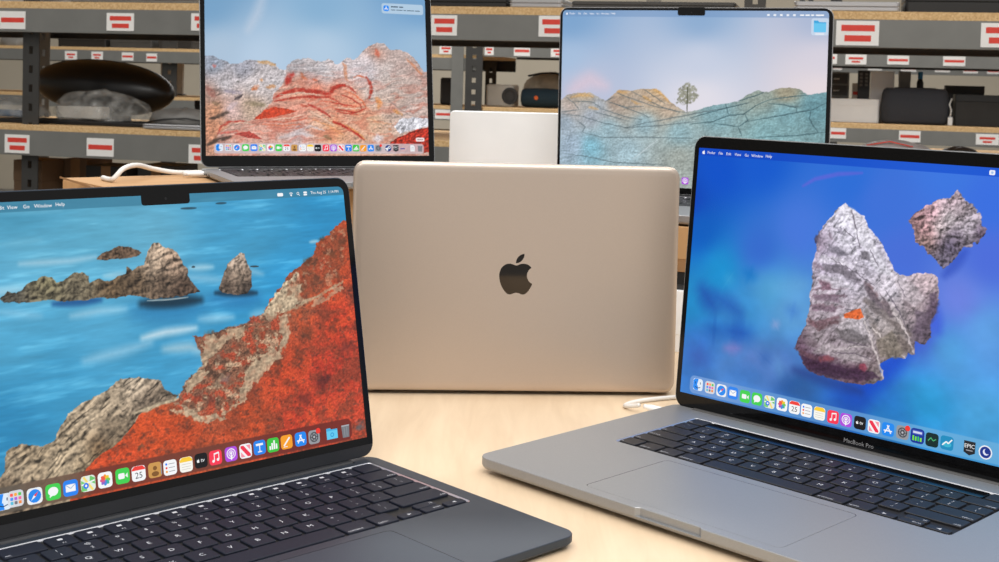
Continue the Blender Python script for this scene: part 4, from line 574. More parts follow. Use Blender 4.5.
# ------------------------------------------------------------------ laptops
def outline(w, d, r, cut=0., scoop=0., inset=0.):
    """base outline, front at -d/2; cut = hinge recess in the back edge, scoop = finger notch in the front edge; always the same vertex count"""
    i = inset; w -= 2*i; d -= 2*i; r = max(.3, r-i); out = []
    cor = lambda cx, cy, a0: [(cx+r*cos(a0+pi/2*k/6), cy+r*sin(a0+pi/2*k/6)) for k in range(7)]
    out += cor(w/2-r, d/2-r, 0)
    xb = w/2-20; y = d/2
    out += [(xb, y), (xb-.5, y-max(cut, .01)), (-xb+.5, y-max(cut, .01)), (-xb, y)]
    out += cor(-w/2+r, d/2-r, pi/2); out += cor(-w/2+r, -d/2+r, pi)
    f = -d/2
    out += [(-27, f), (-25.5, f+scoop*.6), (-24, f+scoop), (0, f+scoop+.001), (24, f+scoop), (25.5, f+scoop*.6), (27, f)]
    out += cor(w/2-r, -d/2+r, 3*pi/2)
    return out
def toprect(w, h, r, n, cx, cy, square):
    p = rrect(w, h, r, n, cx, cy)
    if square: p = p[:2*(n+1)]+[(cx-w/2, cy-h/2), (cx+w/2, cy-h/2)]
    return p
ROWS = [
 [('esc', 1.5)]+[('F%d' % k, 1) for k in range(1, 13)]+[('', 1)],
 [('`', 1)]+[(c, 1) for c in '1234567890-=']+[('delete', 1.5)],
 [('tab', 1.5)]+[(c, 1) for c in 'QWERTYUIOP[]\\'],
 [('caps lock', 1.75)]+[(c, 1) for c in "ASDFGHJKL;'"]+[('return', 1.75)],
 [('shift', 2.25)]+[(c, 1) for c in 'ZXCVBNM,./']+[('shift', 2.25)],
 [('fn', 1), ('control', 1), ('option', 1), ('command', 1.25), ('', 5), ('command', 1.25), ('option', 1), ('<', 1), ('^v', 1), ('>', 1)]]
UPPER = {'1': '!', '2': '@', '3': '#', '4': '$', '5': '%', '6': '^', '7': '&', '8': '*', '9': '(', '0': ')', '-': '_', '=': '+', '[': '{', ']': '}', '\\': '|', ';': ':', "'": '"', ',': '<', '.': '>', '/': '?', '`': '~'}
def key_mesh(kw, kh, lab, first_row, right_side):
    b = MB(); x, y = kw/2, kh/2
    o = lambda i, z: [(px, py, z) for px, py in rrect(kw-2*i, kh-2*i, 1.5, 3)]
    b.loft([o(0, 0), o(0, 1.15), o(.35, 1.45)], 0, cap0=False)
    z = 1.47
    if len(lab) > 1 and lab[0] != 'F' and lab != '^v' and lab[0] not in '<>':
        text(b, lab, (x-1.2 if right_side else -x+1.2), -y+2.6 if kh > 10 else 0, z, 2.9, 1, align='r' if right_side else 'l')
    elif first_row and lab: text(b, lab, 0, -y+3.2, z, 2.6, 1); b.add([(-1.6, .4, z), (1.6, .4, z), (1.6, 3., z), (-1.6, 3., z)], [(0, 1, 2, 3)], 1)
    elif lab in UPPER: text(b, UPPER[lab], 0, y*.42, z, 4.0, 1); text(b, lab, 0, -y*.42, z, 4.0, 1)
    elif lab in ('<', '>', 'up', 'down'):
        q = {'<': 1, '>': -1}.get(lab, 0)
        b.add([(-q*1.5, -1.3 if q else 0, z), (-q*1.5, 1.3, z), (q*1.5, 0, z)] if q else [], [(0, 1, 2) if q < 0 else (0, 2, 1)] if q else [], 1)
    elif lab: text(b, lab, 0, 0, z, 5.4, 1)
    return b
_keys = {}
def add_keys(parent, kx0, kx1, ky0, ky1, ztop, touchbar, mk, ml, tag_):
    unit = (kx1-kx0)/14.5; rows = len(ROWS); ph = (ky1-ky0)/rows; gap = 2.6
    for ri, row in enumerate(ROWS):
        x = kx0; cy = ky1-ph*(ri+.5); n = len(row)
        if touchbar and ri == 0: row = [('esc', 1.0), ('bar', 12.5), ('', 1.0)]
        for ci, (lab, u) in enumerate(row):
            kw = unit*u-gap; kh = ph-gap; cx = x+unit*u/2; x += unit*u
            if lab == 'bar':
                b = MB(); b.rbox(-kw/2-.6, kw/2+.6, -kh/2, kh/2, 0, 1.2, 1.5, .2)
                b.build('touch_bar', BLACK_GLASS, parent, loc=(cx, cy, ztop-1.3)); continue
            subs = [(lab, cy, kh)]
            if lab == '^v': subs = [('up', cy+kh/4+.2, kh/2-.4), ('down', cy-kh/4-.2, kh/2-.4)]
            elif lab in '<>' and lab and ri == 5: subs = [(lab, cy-kh/4-.2, kh/2-.4)]
            for l2, yy, hh in subs:
                kk = (tag_, l2, round(kw, 2), round(hh, 2), ri == 0, ci > 6)
                if kk not in _keys: _keys[kk] = key_mesh(kw, hh, l2, ri == 0, ci > 6).mesh('key', [mk, ml])
                link('key', _keys[kk], parent, (cx, yy, ztop-1.2))
def make_laptop(sp):
    w, d, zt, t = sp['w'], sp['d'], sp['zt'], sp['thick']; M = sp['metal']; r = sp.get('r', 11)
    root = empty('laptop', (*sp['pos'], sp['z0']), sp['yaw']); tag(root, sp['label'], 'laptop', sp.get('group', 'open laptops on show'))
    zb = zt-t; sc = 2.2
    kx0, kx1, ky0, ky1 = sp['kb']; tx, ty0, ty1 = sp['tp']
    # base housing: lofted sides, top face with openings for keyboard and trackpad
    b = MB(); L = lambda ins, z, s: [(x, y, z) for x, y in outline(w, d, r, 9, s, ins)]
    well = [(x, y, zt) for x, y in rrect(kx1-kx0, ky1-ky0, 3, 4, (kx0+kx1)/2, (ky0+ky1)/2)]
    tpo = [(x, y, zt) for x, y in rrect(2*tx, ty1-ty0, 4.5, 5, 0, (ty0+ty1)/2)]
    k = min(2.2, t*.3)
    loops = [L(k*2.2, zb, 0), L(k*.9, zb+k*.35, 0), L(k*.25, zb+k*1.1, 0), L(0, zt-t*.62-.1, 0), L(0, zt-t*.62, sc), L(0, zt-.45, sc), L(.35, zt, sc)]
    b.loft(loops, 0, cap1=False); b.fill([loops[-1], well, tpo], 0)
    wi = [(x, y, zt-1.1) for x, y in rrect(kx1-kx0-1.6, ky1-ky0-1.6, 2.4, 4, (kx0+kx1)/2, (ky0+ky1)/2)]; n = len(well)
    b.add(well+wi, [(i, (i+1) % n, n+(i+1) % n, n+i) for i in range(n)], 1)
    for lp in (wi, tpo):
        lo = [(x, y, zt-1.6) for x, y, z in lp]; n = len(lp); b.add(lp+lo, [(i, (i+1) % n, n+(i+1) % n, n+i) for i in range(n)], 2 if lp is tpo else 0)  # trackpad gap wall coloured dark to stand in for shade
    b.build('base_housing', [M, RIM_GLINT, WELL], root)
    b = MB(); b.box(kx0-.1, kx1+.1, ky0-.1, ky1+.1, zt-1.9, zt-1.3)
    kbd = b.build('keyboard', sp['wellmat'], root)
    if sp.get('keys', True): add_keys(kbd, kx0+1., kx1-1., ky0+1., ky1-1., zt+.1, sp.get('touchbar'), sp['keymat'], LEGEND, sp['id'])
    b = MB(); b.rbox(-tx+.34, tx-.34, ty0+.34, ty1-.34, zt-1.6, zt-.01, 4.2, .03, n=5); b.build('trackpad', sp.get('padmat', M), root)
    for sx in (-1, 1):
        for sy in (-1, 1):
            b = MB(); b.loft([[(x, y, z) for x, y in circ(sx*(w/2-26), sy*(d/2-26), rr)] for z, rr in ((0, 6), (.3, 6.6), (zb+.4, 7))]); b.build('rubber_foot', RUBBER, root)
    for yy, hw, hh in sp.get('ports', ()):
        b = MB(); b.loft([[(xx, yy+y, zt-4.6+z) for y, z in rrect(2*hw, 2*hh, hh*.95, 4)] for xx in (-w/2+.6, -w/2-.08)])
        b.build('port', PORT, root)
    b = MB(); rad = min(4., zt-zb-1.5)
    b.loft([[(xx, d/2-4.6+rad*cos(a), zt-rad*.75+rad*sin(a)) for a in [2*pi*i/16 for i in range(16)]] for xx in (w/2-21.5, -w/2+21.5)], cap0=False, cap1=False)
    for xx in (w/2-21.5, -w/2+21.5):
        b.add([(xx, d/2-4.6+rad*cos(a), zt-rad*.75+rad*sin(a)) for a in [2*pi*i/16 for i in range(16)]], [tuple(range(16)) if xx > 0 else tuple(reversed(range(16)))])
    b.build('hinge', sp['hingemat'], root)
    # lid, hinged at the back edge, local y runs up the lid and z points at the user
    a = sp['a']; hl = sp['hl']; lt = sp['lid_t']; v0 = sp.get('v0', 1.5); lw = sp.get('lw', w)
    loc = (0, d/2+sp.get('hy', -5), zt); rot = (pi/2-a, 0, 0); cyv = (v0+hl)/2
    b = MB(); o = lambda i, z: [(x, y, z) for x, y in rrect(lw-2*i, hl-v0-2*i, max(1, r-i), 7, 0, cyv)]
    lid_loops = [o(9, -lt), o(5.5, -lt+.1), o(3, -lt+.36), o(1.2, -lt+.95), o(.25, -lt+1.8), o(0, -lt+2.3), o(0, -.55), o(.25, -.3)]
    b.loft(lid_loops, 0, smooth=True); lid = b.build('lid', M, root, loc=loc, rot=rot)
    hv = sp.get('hinge_v', 1.5)
    b = MB(); b.rbox(-w/2+22, w/2-22, -3.5, max(v0, 1.2), -lt+.4, -.2, 1.2, .3); b.build('hinge_cover', sp['hingemat'], lid)
    if sp.get('apple'):
        b = MB(); apple(b, 0, cyv+3.4, -lt-.03, sp['apple'], 0, None, 0, True); v = [(x, y, z) for x, y, z in b.v]
        b2 = MB(); b2.add(v, [tuple(reversed(f)) for f in b.f]); lg = b2.build('logo', LOGO_MIRROR, lid); lg['label'] = 'mirror polished apple shaped logo with a bite'
    if sp.get('plain'): return root
    x0, x1, y0, y1 = sp['disp']; rr = sp.get('disp_r', 4)
    gb = sp.get('glass_v', v0)
    if gb > v0+1: 
        b = MB(); b.rbox(-lw/2+.5, lw/2-.5, v0+.3, gb+24, -.5, -.06, 9.5, .1); b.build('chin', sp['hingemat'], root, loc=loc, rot=rot)
    b = MB(); out = [(x, y, .1) for x, y in toprect(lw-1.6, hl-gb-1.2, max(1, r-1), 7, 0, (gb+hl)/2-.2, gb > v0+1)]
    inn = [(x, y, .1) for x, y in toprect(x1-x0, y1-y0, rr, 6, (x0+x1)/2, (y0+y1)/2, True)]
    lo = [(x, y, -.5) for x, y, z in out]; n = len(out)
    b.fill([out, inn], 0); b.add(out+lo, [(i, n+i, n+(i+1) % n, (i+1) % n) for i in range(n)], 0)
    bez_ = b.build('bezel', BLACK_GLASS, root, loc=loc, rot=rot)
    if sp.get('notch'):
        nx, nw, nh = sp['notch']; b = MB()
        b.loft([[(x, y, z) for x, y in rrect(nw, nh+4, 2.2, 4, nx, y1-nh/2+2)] for z in (0, .14)], 0)
        b.build('camera_notch', BLACK_GLASS, bez_)
        b = MB(); b.fill([[(x, y, .16) for x, y in circ(nx, y1-nh*.4, 1.)]]); b.build('camera_lens', LENS, bez_)
    if sp.get('text'):
        b = MB(); t_, ty_, sz = sp['text']; text(b, t_, 0, ty_, .13, sz); o_ = b.build('wordmark', WORDMARK, bez_); o_['label'] = 'grey product name printed under the screen'
    dm = display_mesh('display', DATA['ops'][sp['id']], x0-.3, x1+.3, y0-.3, y1+.3, sp['step'], SCREEN)
    disp = link('display', dm, root, loc, rot); disp['label'] = sp['dlabel']
    a_ = Art()
    for ix, iy, kind in DATA['icons'][sp['id']]: icon(a_, kind, ix, iy, sp['isz'])
    a_.build('dock_icons', SCREEN, disp, color=True)
    for nm, fn in sp['menu']:
        a_ = Art(); fn(a_); a_.build(nm, SCREEN, disp, color=True)
    return root
# ------------------------------------------------------------------ materials
BLACK_GLASS = mat('black_glass', (9, 9, 10), .08, 0, .05, spec=.3)
SCREEN = screen_mat('lit_screen')
LEGEND = mat('key_legend', (196, 198, 204), .6, 0, .02)
RUBBER = mat('rubber', (20, 20, 22), .8, 0, .1)
PORT = mat('port_dark', (12, 12, 13), .5, 0, .1)
LENS = mat('lens', (12, 12, 16), .3, 0, .1)
WORDMARK = mat('wordmark_grey', (140, 140, 142), .4, 0, .02)
MIDNIGHT = mat('midnight_metal', (66, 75, 87), .45, .7, .03, 900)
MIDNIGHT_PAD = mat('midnight_trackpad', (70, 79, 91), .5, .65, .02, 900)
SPACE = mat('space_grey_metal', (158, 160, 162), .46, .6, .03, 900)
SPACE_PAD = mat('space_grey_trackpad', (160, 159, 162), .42, .8, .02, 900)
RIM_GLINT = mat('well_rim_glint', (214, 216, 222), .3, .9, .02)  # lighter metal for the keyboard rim; its glint is put into the colour
SILVER = mat('silver_metal', (176, 176, 178), .42, .85, .03, 900)
GOLD = mat('champagne_metal', (198, 184, 172), .40, .8, .015, 900)
HINGE_DARK = mat('hinge_black', (46, 47, 50), .5, .4, .05)
HINGE_GREY = mat('hinge_grey', (84, 83, 82), .5, .5, .05)
LOGO_MIRROR = mat('logo_mirror', (64, 60, 57), .04, 1, .03)
KEY_BLUE = mat('key_midnight', (30, 34, 46), .55, 0, .06, 300, spec=.22)
KEY_BLACK = mat('key_black', (24, 24, 28), .5, 0, .06, 300)
WELL = mat('key_well', (14, 14, 16), .6, 0, .06)
TABLE = wood_mat('maple_tabletop', (212, 187, 156), (232, 210, 180))
CARD = mat('cardboard', (188, 146, 100), .8, 0, .1, 12, .05, stretch=(1, 6, 1))
CARD_EDGE = mat('cardboard_dark', (150, 112, 74), .85, 0, .12, 30)
WHITE = mat('white_card', (246, 247, 247), .5, 0, .02, 20)
OFFWHITE = mat('off_white_plastic', (205, 200, 190), .5, 0, .04, 20)
CABLE = mat('white_cable', (228, 226, 222), .5, 0, .03, 60)
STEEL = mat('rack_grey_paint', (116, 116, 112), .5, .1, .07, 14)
STEEL_D = mat('rack_shaded_dark_grey', (58, 57, 55), .5, .1, .1, 14)  # rack grey with shade put into the colour; plain dark grey on drawers
CHIP = particle_mat('particle_board', (190, 152, 104), (206, 170, 120), (218, 186, 138))
LABEL = mat('label_paper', (232, 230, 226), .6, 0, .02)
RED = mat('label_red', (214, 62, 48), .6, 0, .06)
BLACK = mat('black_plastic', (20, 20, 20), .45, 0, .15, 20)
SOFTBLACK = mat('satin_black', (18, 16, 15), .34, 0, .12, 8)
BLACK2 = mat('black_card', (44, 43, 42), .7, 0, .12, 20)
FABRIC = mat('charcoal_fabric', (58, 60, 66), .9, 0, .15, 500, .3)
TEAL = mat('dark_teal_fabric', (30, 52, 64), .85, 0, .15, 400, .3)
ORANGE = mat('orange_badge', (226, 104, 40), .5, 0, .05)
GREYBAG = mat('grey_pouch', (104, 102, 98), .5, 0, .2, 20, .4)
FILM = film_mat('clear_film', (190, 190, 186))
BLUE = mat('blue_plastic', (52, 84, 116), .5, 0, .1)
BROWN = mat('brown_box', (112, 88, 66), .85, 0, .12, 10)
WALL = mat('beige_wall', (186, 176, 158), .9, 0, .04, 3)
WALL_L = mat('grey_wall', (176, 172, 164), .9, 0, .04, 3)
FLOOR = mat('grey_floor', (120, 116, 110), .6, 0, .12, 4)
SKINNY = mat('dark_grey_plastic', (60, 60, 60), .5, 0, .1)

# ------------------------------------------------------------------ lettering used
prewarm(sorted({l for r in ROWS for l, u in r if l and l not in ('<', '>', '^v')} | set(UPPER.values()) | {'25', 'tv', 'EPIC', 'MacBook Pro', 'Finder', 'File', 'Edit', 'View', 'Go', 'Window', 'Help', 'Thu Aug 25  1:14 PM'}))

# ------------------------------------------------------------------ menus
def menu_words(a, items, y, size, col=W_):
    for t, x in items:
        if t == 'apple': a.up(); apple(a, x, y, a.z, size*1.05, 0, lin(col))
        else: a.txt(t, x, y, size, col)
def menu_L1(a):
    menu_words(a, [('apple', -142), ('Finder', -133), ('File', -123.5), ('Edit', -116), ('View', -108.5), ('Go', -99.5), ('Window', -88.6), ('Help', -77.3)], 200.4, 3.3)
def status_L1(a):
    y = 199.8; a.shape(rrect(5, 2.4, .7, 3, 90, y), W_); a.shape(circ(99.5, y-.9, .7, 8), W_)
    for r in (1.4, 2.2): a.shape([(99.5+r*cos(t), y-.9+r*sin(t)) for t in (.7, 1.2, 1.6, 2., 2.44)]+[(99.5+(r-.4)*cos(t), y-.9+(r-.4)*sin(t)) for t in (2.44, 2., 1.6, 1.2, .7)], W_)
    a.shape(circ(105.5, y+.3, 1.1, 10), W_); a.shape(circ(105.5, y+.3, .7, 10), (62, 128, 155)); a.bar(106.2, y-.5, 107, y-1.4, .45, W_)
    a.shape(rrect(3.2, 1.3, .6, 3, 112, y+.8), W_); a.shape(rrect(3.2, 1.3, .6, 3, 112, y-.8), W_)
    a.txt('Thu Aug 25  1:14 PM', 129.5, y, 3.0, W_)
def menu_R1(a):
    menu_words(a, [('apple', -168.5), ('Finder', -160.2), ('File', -150.4), ('Edit', -142.1), ('View', -132.8), ('Go', -123.7), ('Window', -113.2), ('Help', -101.7)], 222.4, 3.3)
def status_R1(a):
    a.shape(rrect(4.4, 3.6, .8, 3, 90, 222.4), (235, 240, 250)); a.shape(circ(90, 222.4, 1, 10), (160, 190, 235))
def menu_BR(a):
    menu_words(a, [('apple', -168), ('Finder', -160), ('File', -150), ('Edit', -142), ('View', -133), ('Go', -125), ('Window', -115), ('Help', -104)], 233.6, 3.2)
def status_BR(a):
    for x in (98, 106, 114, 122, 130): a.shape(rrect(3.4, 2.4, .6, 2, x, 232.8), (235, 238, 245))
    for x0, x1 in ((137, 142), (143.5, 149), (150.5, 154), (156, 166)): a.bar(x0, 232.8, x1, 232.8, 1.7, W_)
def folder_BR(a):
    a.shape(rrect(21, 21, 3, 4, 161.5, 218.6), (196, 212, 232))
    a.shape([(154, 212), (169, 212), (169, 224.4), (160.6, 224.4), (159, 226.4), (154, 226.4)], (64, 166, 220)); a.shape([(154, 212), (169, 212), (169, 223), (154, 223)], (104, 196, 238))
    a.shape(rrect(11, 2.2, .8, 3, 161.5, 209.8), (225, 230, 240))
def menu_BL(a):
    a.shape(rrect(58, 14, 3, 4, 112, 208.6), (150, 180, 208)); a.shape(rrect(57, 13, 2.8, 4, 112, 208.6), (176, 202, 224)); icon(a, 'appstore', 89.5, 208.6, 7.5); a.z += .2
    for x0, x1 in ((96, 106), (107.5, 113)): a.bar(x0, 211, x1, 211, 1.5, (58, 78, 98))
    for x0, x1 in ((96, 102), (103.4, 112), (113.4, 117), (118.2, 128), (129, 136)): a.bar(x0, 206.8, x1, 206.8, 1.1, (84, 104, 124))
def bubble_BL(a):
    a.shape(rrect(12, 5, 1.6, 3, 132, 37), (238, 222, 220)); a.bar(128, 37, 136, 37, .9, (150, 120, 120))

# ------------------------------------------------------------------ the five laptops
make_laptop(dict(id='L1', pos=(-127.3, 770.5), z0=0, yaw=.7589, w=304.1, d=215, zt=9, thick=7.6, metal=MIDNIGHT, padmat=MIDNIGHT_PAD, r=11, a=.1953, hl=210.8, lw=305.5, lid_t=3.8, kb=(-140.4, 140.4, -19.2, 92.8), tp=(64, -103, -27.3),
    wellmat=WELL, keymat=KEY_BLUE, hingemat=HINGE_DARK, glass_v=9.5, disp=(-146.6, 147, 15.2, 203.8), disp_r=5, notch=(-2.4, 36.5, 6.8), isz=9.7, step=.47, menu=(('menu_bar_text', menu_L1), ('status_icons', status_L1)),
    label='dark blue-black laptop with a red flowered sea cliff on its screen', dlabel='screen with blue sea, rocks and a red flowered cliff'))
make_laptop(dict(id='R1', pos=(202.2, 905.3), z0=0, yaw=-.7885, w=357.9, d=245.9, zt=13, thick=9.4, metal=SPACE, r=11, a=.0767, hl=236.6, lid_t=4.2, v0=-1., kb=(-138, 138, -11.7, 94.6), tp=(79.5, -114, -21),
    wellmat=WELL, keymat=KEY_BLACK, hingemat=HINGE_GREY, touchbar=True, disp=(-173.6, 173.4, 11.9, 226), disp_r=.6, text=('MacBook Pro', 4.6, 4.7), isz=10.2, step=.5, menu=(('menu_bar_text', menu_R1), ('status_icon', status_R1)),
    label='large grey laptop with a pale rock in deep blue water on its screen', dlabel='screen with two pale rocks in deep blue water'))
make_laptop(dict(id='C', pos=(11.2, 1292.3), z0=0, yaw=.0687+pi, w=304.1, d=212, zt=11, thick=9.5, metal=GOLD, r=11, a=-.0194, hy=.5, hl=205, lid_t=4., v0=-7., kb=(-138, 138, -15, 92), tp=(60, -102, -24), keys=False,
    wellmat=WELL, keymat=KEY_BLACK, hingemat=HINGE_DARK, apple=38, plain=True, label='champagne coloured laptop seen from behind, its lid showing a mirrored logo'))
make_laptop(dict(id='BL', pos=(-180.6, 1519.8), z0=167.2, yaw=.4158, w=304.1, d=215, zt=9, thick=7.8, metal=SPACE, r=11, a=.1415, hl=230, lid_t=3.8, kb=(-134, 134, -19, 90), tp=(64, -103, -27),
    wellmat=WELL, keymat=KEY_BLACK, hingemat=HINGE_DARK, glass_v=2, disp=(-145.7, 143.6, 15.9, 224), disp_r=4, isz=8.6, step=.7, menu=(('notification', menu_BL), ('name_bubble', bubble_BL)), ports=((84, 4, 1.1), (68, 4.4, 1.4), (52, 4.4, 1.4)),
    label='silver laptop on the open cardboard box, white and red rock desert on its screen', dlabel='screen with white and red layered desert rock'))
make_laptop(dict(id='BR', pos=(197.6, 1535), z0=138.2, yaw=-.3885, w=355.7, d=248.1, zt=12, thick=10.2, metal=SILVER, r=12, a=-.021, hl=242, lid_t=4.2, kb=(-139, 139, -15, 100), tp=(77, -118, -24),
    wellmat=WELL, keymat=KEY_BLACK, hingemat=HINGE_DARK, glass_v=1.8, disp=(-173.7, 172, 10.2, 238), disp_r=5, notch=(0, 35.7, 6.4), isz=9, step=.75, menu=(('menu_bar_text', menu_BR), ('status_icons', status_BR), ('folder_icon', folder_BR)),
    label='silver laptop with a lone tree above teal cracked rock on its screen', dlabel='screen with a lone tree above teal cracked rock'))

# ------------------------------------------------------------------ table and what stands on it
t = tag(empty('table', (60, 1090, -750)), 'pale maple table that all the laptops stand on', 'table')
b = MB(); b.rbox(-960, 960, -880, 900, 720, 750, 12, 2); b.build('table_top', TABLE, t)
b = MB(); b.box(-880, 880, -800, -775, 640, 720); b.box(-880, 880, 775, 800, 640, 720); b.box(-880, -855, -775, 775, 640, 720); b.box(855, 880, -775, 775, 640, 720); b.build('apron', STEEL, t)
for sx in (-1, 1):
    for sy in (-1, 1):
        b = MB(); b.rbox(sx*850-25, sx*850+25, sy*770-25, sy*770+25, 0, 720, 4, 1); b.build('leg', STEEL, t)

yb = radians(38)
bx = tag(empty('cardboard_box', (-505, 1482, 0), yb), 'flat brown cardboard box with loose flap under the desert screen laptop', 'box')
b = MB(); b.rbox(0, 400, -240, 0, 0, 164.5, 2, .6); b.build('carton', CARD, bx)
b = MB(); b.rbox(.5, 399, -239, -120.5, 164.5, 166.6, 1, .3); b.rbox(.5, 399, -119.5, -.5, 164.5, 166.6, 1, .3); b.build('lid_panel', CARD, bx)
b = MB(); p = [(-2, -236, 160), (-2, -60, 164), (-26, -66, 172), (-20, -130, 168), (-30, -228, 165)]; b.loft([p, [(x, y, z+2.2) for x, y, z in p]]); b.build('flap', CARD_EDGE, bx)

def riser(name, w, d, z0, z1, m, m2, label, lip=.7):
    o = tag(empty(name, (197.6, 1535, z0), -.3885), label, 'box')
    h = z1-z0; b = MB(); b.rbox(-w/2+.8, w/2-.8, -d/2+.8, d/2-.8, 0, h*.4, 2, .5); b.build('tray', m2, o)
    b = MB(); b.rbox(-w/2, w/2, -d/2, d/2, h*lip*.4, h, 2, .7); b.build('lid', m, o); return o
riser('laptop_carton', 362, 256, 0, 68, WHITE, WHITE, 'white carton at the bottom of the stack under the tree screen laptop')
riser('document_case', 352, 246, 68, 88, BLACK, BLACK2, 'thin black case between the white carton and the brown carton')
riser('shipping_carton', 356, 250, 88, 138, CARD, CARD_EDGE, 'brown carton directly under the tree screen laptop')

wb = tag(empty('white_box', (50, 1840, 0), -.02), 'tall blank white box standing behind the champagne laptop', 'box')
b = MB()
for lo, hi, z0, z1, mi in ((0, 0, 0, 0, 0),):
    L_ = lambda i, y: [(x, y, z+124) for x, z in rrect(240-2*i, 248-2*i, 5-i, 5)][::-1]
    b.loft([L_(1, -30), L_(0, -29), L_(0, -.6)])
b.build('lid', WHITE, wb)
b = MB(); b.loft([L_(1, -.6), L_(1, 29), L_(2, 30)]); b.build('tray', WHITE, wb)

def cable(name, pts, r, label, plug=None, plug_r=3.2):
    P = [Vector(p) for p in pts]; out = []
    for i in range(len(P)-1):
        p0, p1, p2, p3 = P[max(i-1, 0)], P[i], P[i+1], P[min(i+2, len(P)-1)]
        for k in range(8):
            u = k/8; out.append(.5*((2*p1)+(p2-p0)*u+(2*p0-5*p1+4*p2-p3)*u*u+(3*p1-p0-3*p2+p3)*u**3))
    out.append(P[-1]); o = tag(empty(name, (0, 0, 0)), label, 'cable')
    b = MB(); b.tube(out, r, n=10); b.build('cord', CABLE, o)
    if plug:
        b = MB(); a_, c_ = Vector(plug[0]), Vector(plug[1]); dd = (c_-a_)
        b.tube([a_, a_+dd*.06, a_+dd*.7, a_+dd*.9, c_], [plug_r*.8, plug_r, plug_r, plug_r*.7, r*1.1], n=14); b.build('plug', WHITE, o)
    return o
def W(root_xy, yaw, x, y, z): return (root_xy[0]+cos(yaw)*x-sin(yaw)*y, root_xy[1]+sin(yaw)*x+cos(yaw)*y, z)
pl = [W((-180.6, 1519.8), .4158, x, 84, 171.6) for x in (-151.5, -172, -176)]
cable('charging_cable', [pl[2], (-358, 1548, 172), (-392, 1552, 171), (-415, 1535, 176), (-421, 1490, 183), (-424, 1448, 182), (-430, 1436, 173), (-436, 1440, 169.6), (-452, 1462, 169.6)], 2.9, 'white cable lying on the cardboard box and plugged into the silver laptop', (pl[0], pl[1]), 3.)
pr = [W((202.2, 905.3), -.7885, x, 108, 7.4) for x in (-180.2, -204, -210)]
cable('white_charger_cable', [pr[2], (126, 1136, 5), (120, 1147, 2.4), (128, 1160, 2.2), (148, 1174, 2.2), (185, 1189, 2.2), (235, 1200, 2.2), (300, 1205, 2.2), (360, 1210, 2.2)], 2., 'white cable plugged into the left side of the large grey laptop', (pr[0], pr[1]), 3.)

# ------------------------------------------------------------------ shelving racks
def frame(o, yaw): return lambda x, y, z=0: (o[0]+cos(yaw)*x-sin(yaw)*y, o[1]+sin(yaw)*x+cos(yaw)*y, z)
NO, NY = (-1304, 3344), radians(-14.04); NF = frame(NO, NY)
FO, FY = (0, 5500), radians(-15.6); FF = frame(FO, FY)
G = 750
def beam(par, x0, x1, y, z0, z1, m=None, back=False):
    b = MB(); s = -1 if back else 1
    ya, yb_ = sorted((y, y+s*3)); b.rbox(x0, x1, ya, yb_, z0+G, z1+G, .4, .4)
    ya, yb_ = sorted((y+s*3, y+s*28)); b.box(x0, x1, ya, yb_, z0+G, z0+3+G); b.box(x0, x1, ya, yb_, z1-3+G, z1+G)
    return b.build('beam', m or STEEL, par)
def post(par, x0, x1, y0, z1, m, slots=True):
    b = MB(); w = x1-x0; z = 0
    b.box(x0, x0+w*.38, y0, y0+4, 0, z1+G); b.box(x1-w*.38, x1, y0, y0+4, 0, z1+G); b.box(x0, x0+4, y0+4, y0+42, 0, z1+G)
    while z < z1+G: b.box(x0+w*.38, x1-w*.38, y0, y0+4, z, z+(30 if slots else 50)); z += 50
    return b.build('post', m, par)
def board(par, x0, x1, y0, y1, z0, z1):
    b = MB(); b.rbox(x0, x1, y0, y1, z0+G, z1+G, 2, .6); return b.build('shelf_board', CHIP, par)
def price(par, r, y, bars=2):
    x0, x1, z0, z1 = r; b = MB(); w, h = x1-x0, z1-z0
    b.box(x0, x1, y-1.4, y-.1, z0+G, z1+G, 0)
    for (a0, a1, c0, c1) in {2: ((.12, .9, .58, .83), (.2, .82, .16, .41)), 1: ((.06, .95, .37, .64),), 3: ((.16, .84, .5, .72), (.3, .7, .18, .36))}[bars]:
        b.box(x0+w*a0, x0+w*a1, y-1.7, y-1.3, z0+h*c0+G, z0+h*c1+G, 1)
    return b.build('shelf_label', [LABEL, RED], par)
N = tag(empty('shelving_rack', (NO[0], NO[1], -G), NY), 'grey metal shelving rack nearest to the table with large red-barred labels', 'shelf', 'shelving racks behind the table')
for z0, z1, bt in ((386, 447, 465), (66, 131, 145), (-400, -340, -326)):
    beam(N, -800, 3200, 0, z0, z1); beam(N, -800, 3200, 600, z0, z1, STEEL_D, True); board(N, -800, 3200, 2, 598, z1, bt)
for x in (43, 1900):
    post(N, x, x+48, 32, 900, STEEL_D); post(N, x-290, x-250, 530, 900, STEEL)
for i, r in enumerate(DATA['NL']): price(N, r, 0, 1 if i == 0 else 2)
for i, r in enumerate(DATA['NLo']): price(N, r, 0, 1 if i == 1 else 2)
F = tag(empty('shelving_rack', (FO[0], FO[1], -G), FY), 'grey shelving rack seen behind the nearest rack with small labels and a charcoal speaker', 'shelf', 'shelving racks behind the table')
for x0, x1, lv in ((1240, 3200, ((386, 437, 451), (82, 139, 158))), (-80, 1236, ((393, 442, 456), (104, 160, 176))), (-3400, -84, ((333, 385, 399), (114, 162, 176), (-40, 20, 34)))):
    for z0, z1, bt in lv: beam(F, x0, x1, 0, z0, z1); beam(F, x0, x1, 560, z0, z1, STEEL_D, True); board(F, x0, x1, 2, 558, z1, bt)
post(F, -222, -168, -6, 900, STEEL, False); post(F, -158, -82, -6, 900, STEEL_D); post(F, -1650, -1572, 34, 900, STEEL_D); post(F, 1236, 1290, 34, 900, STEEL_D)
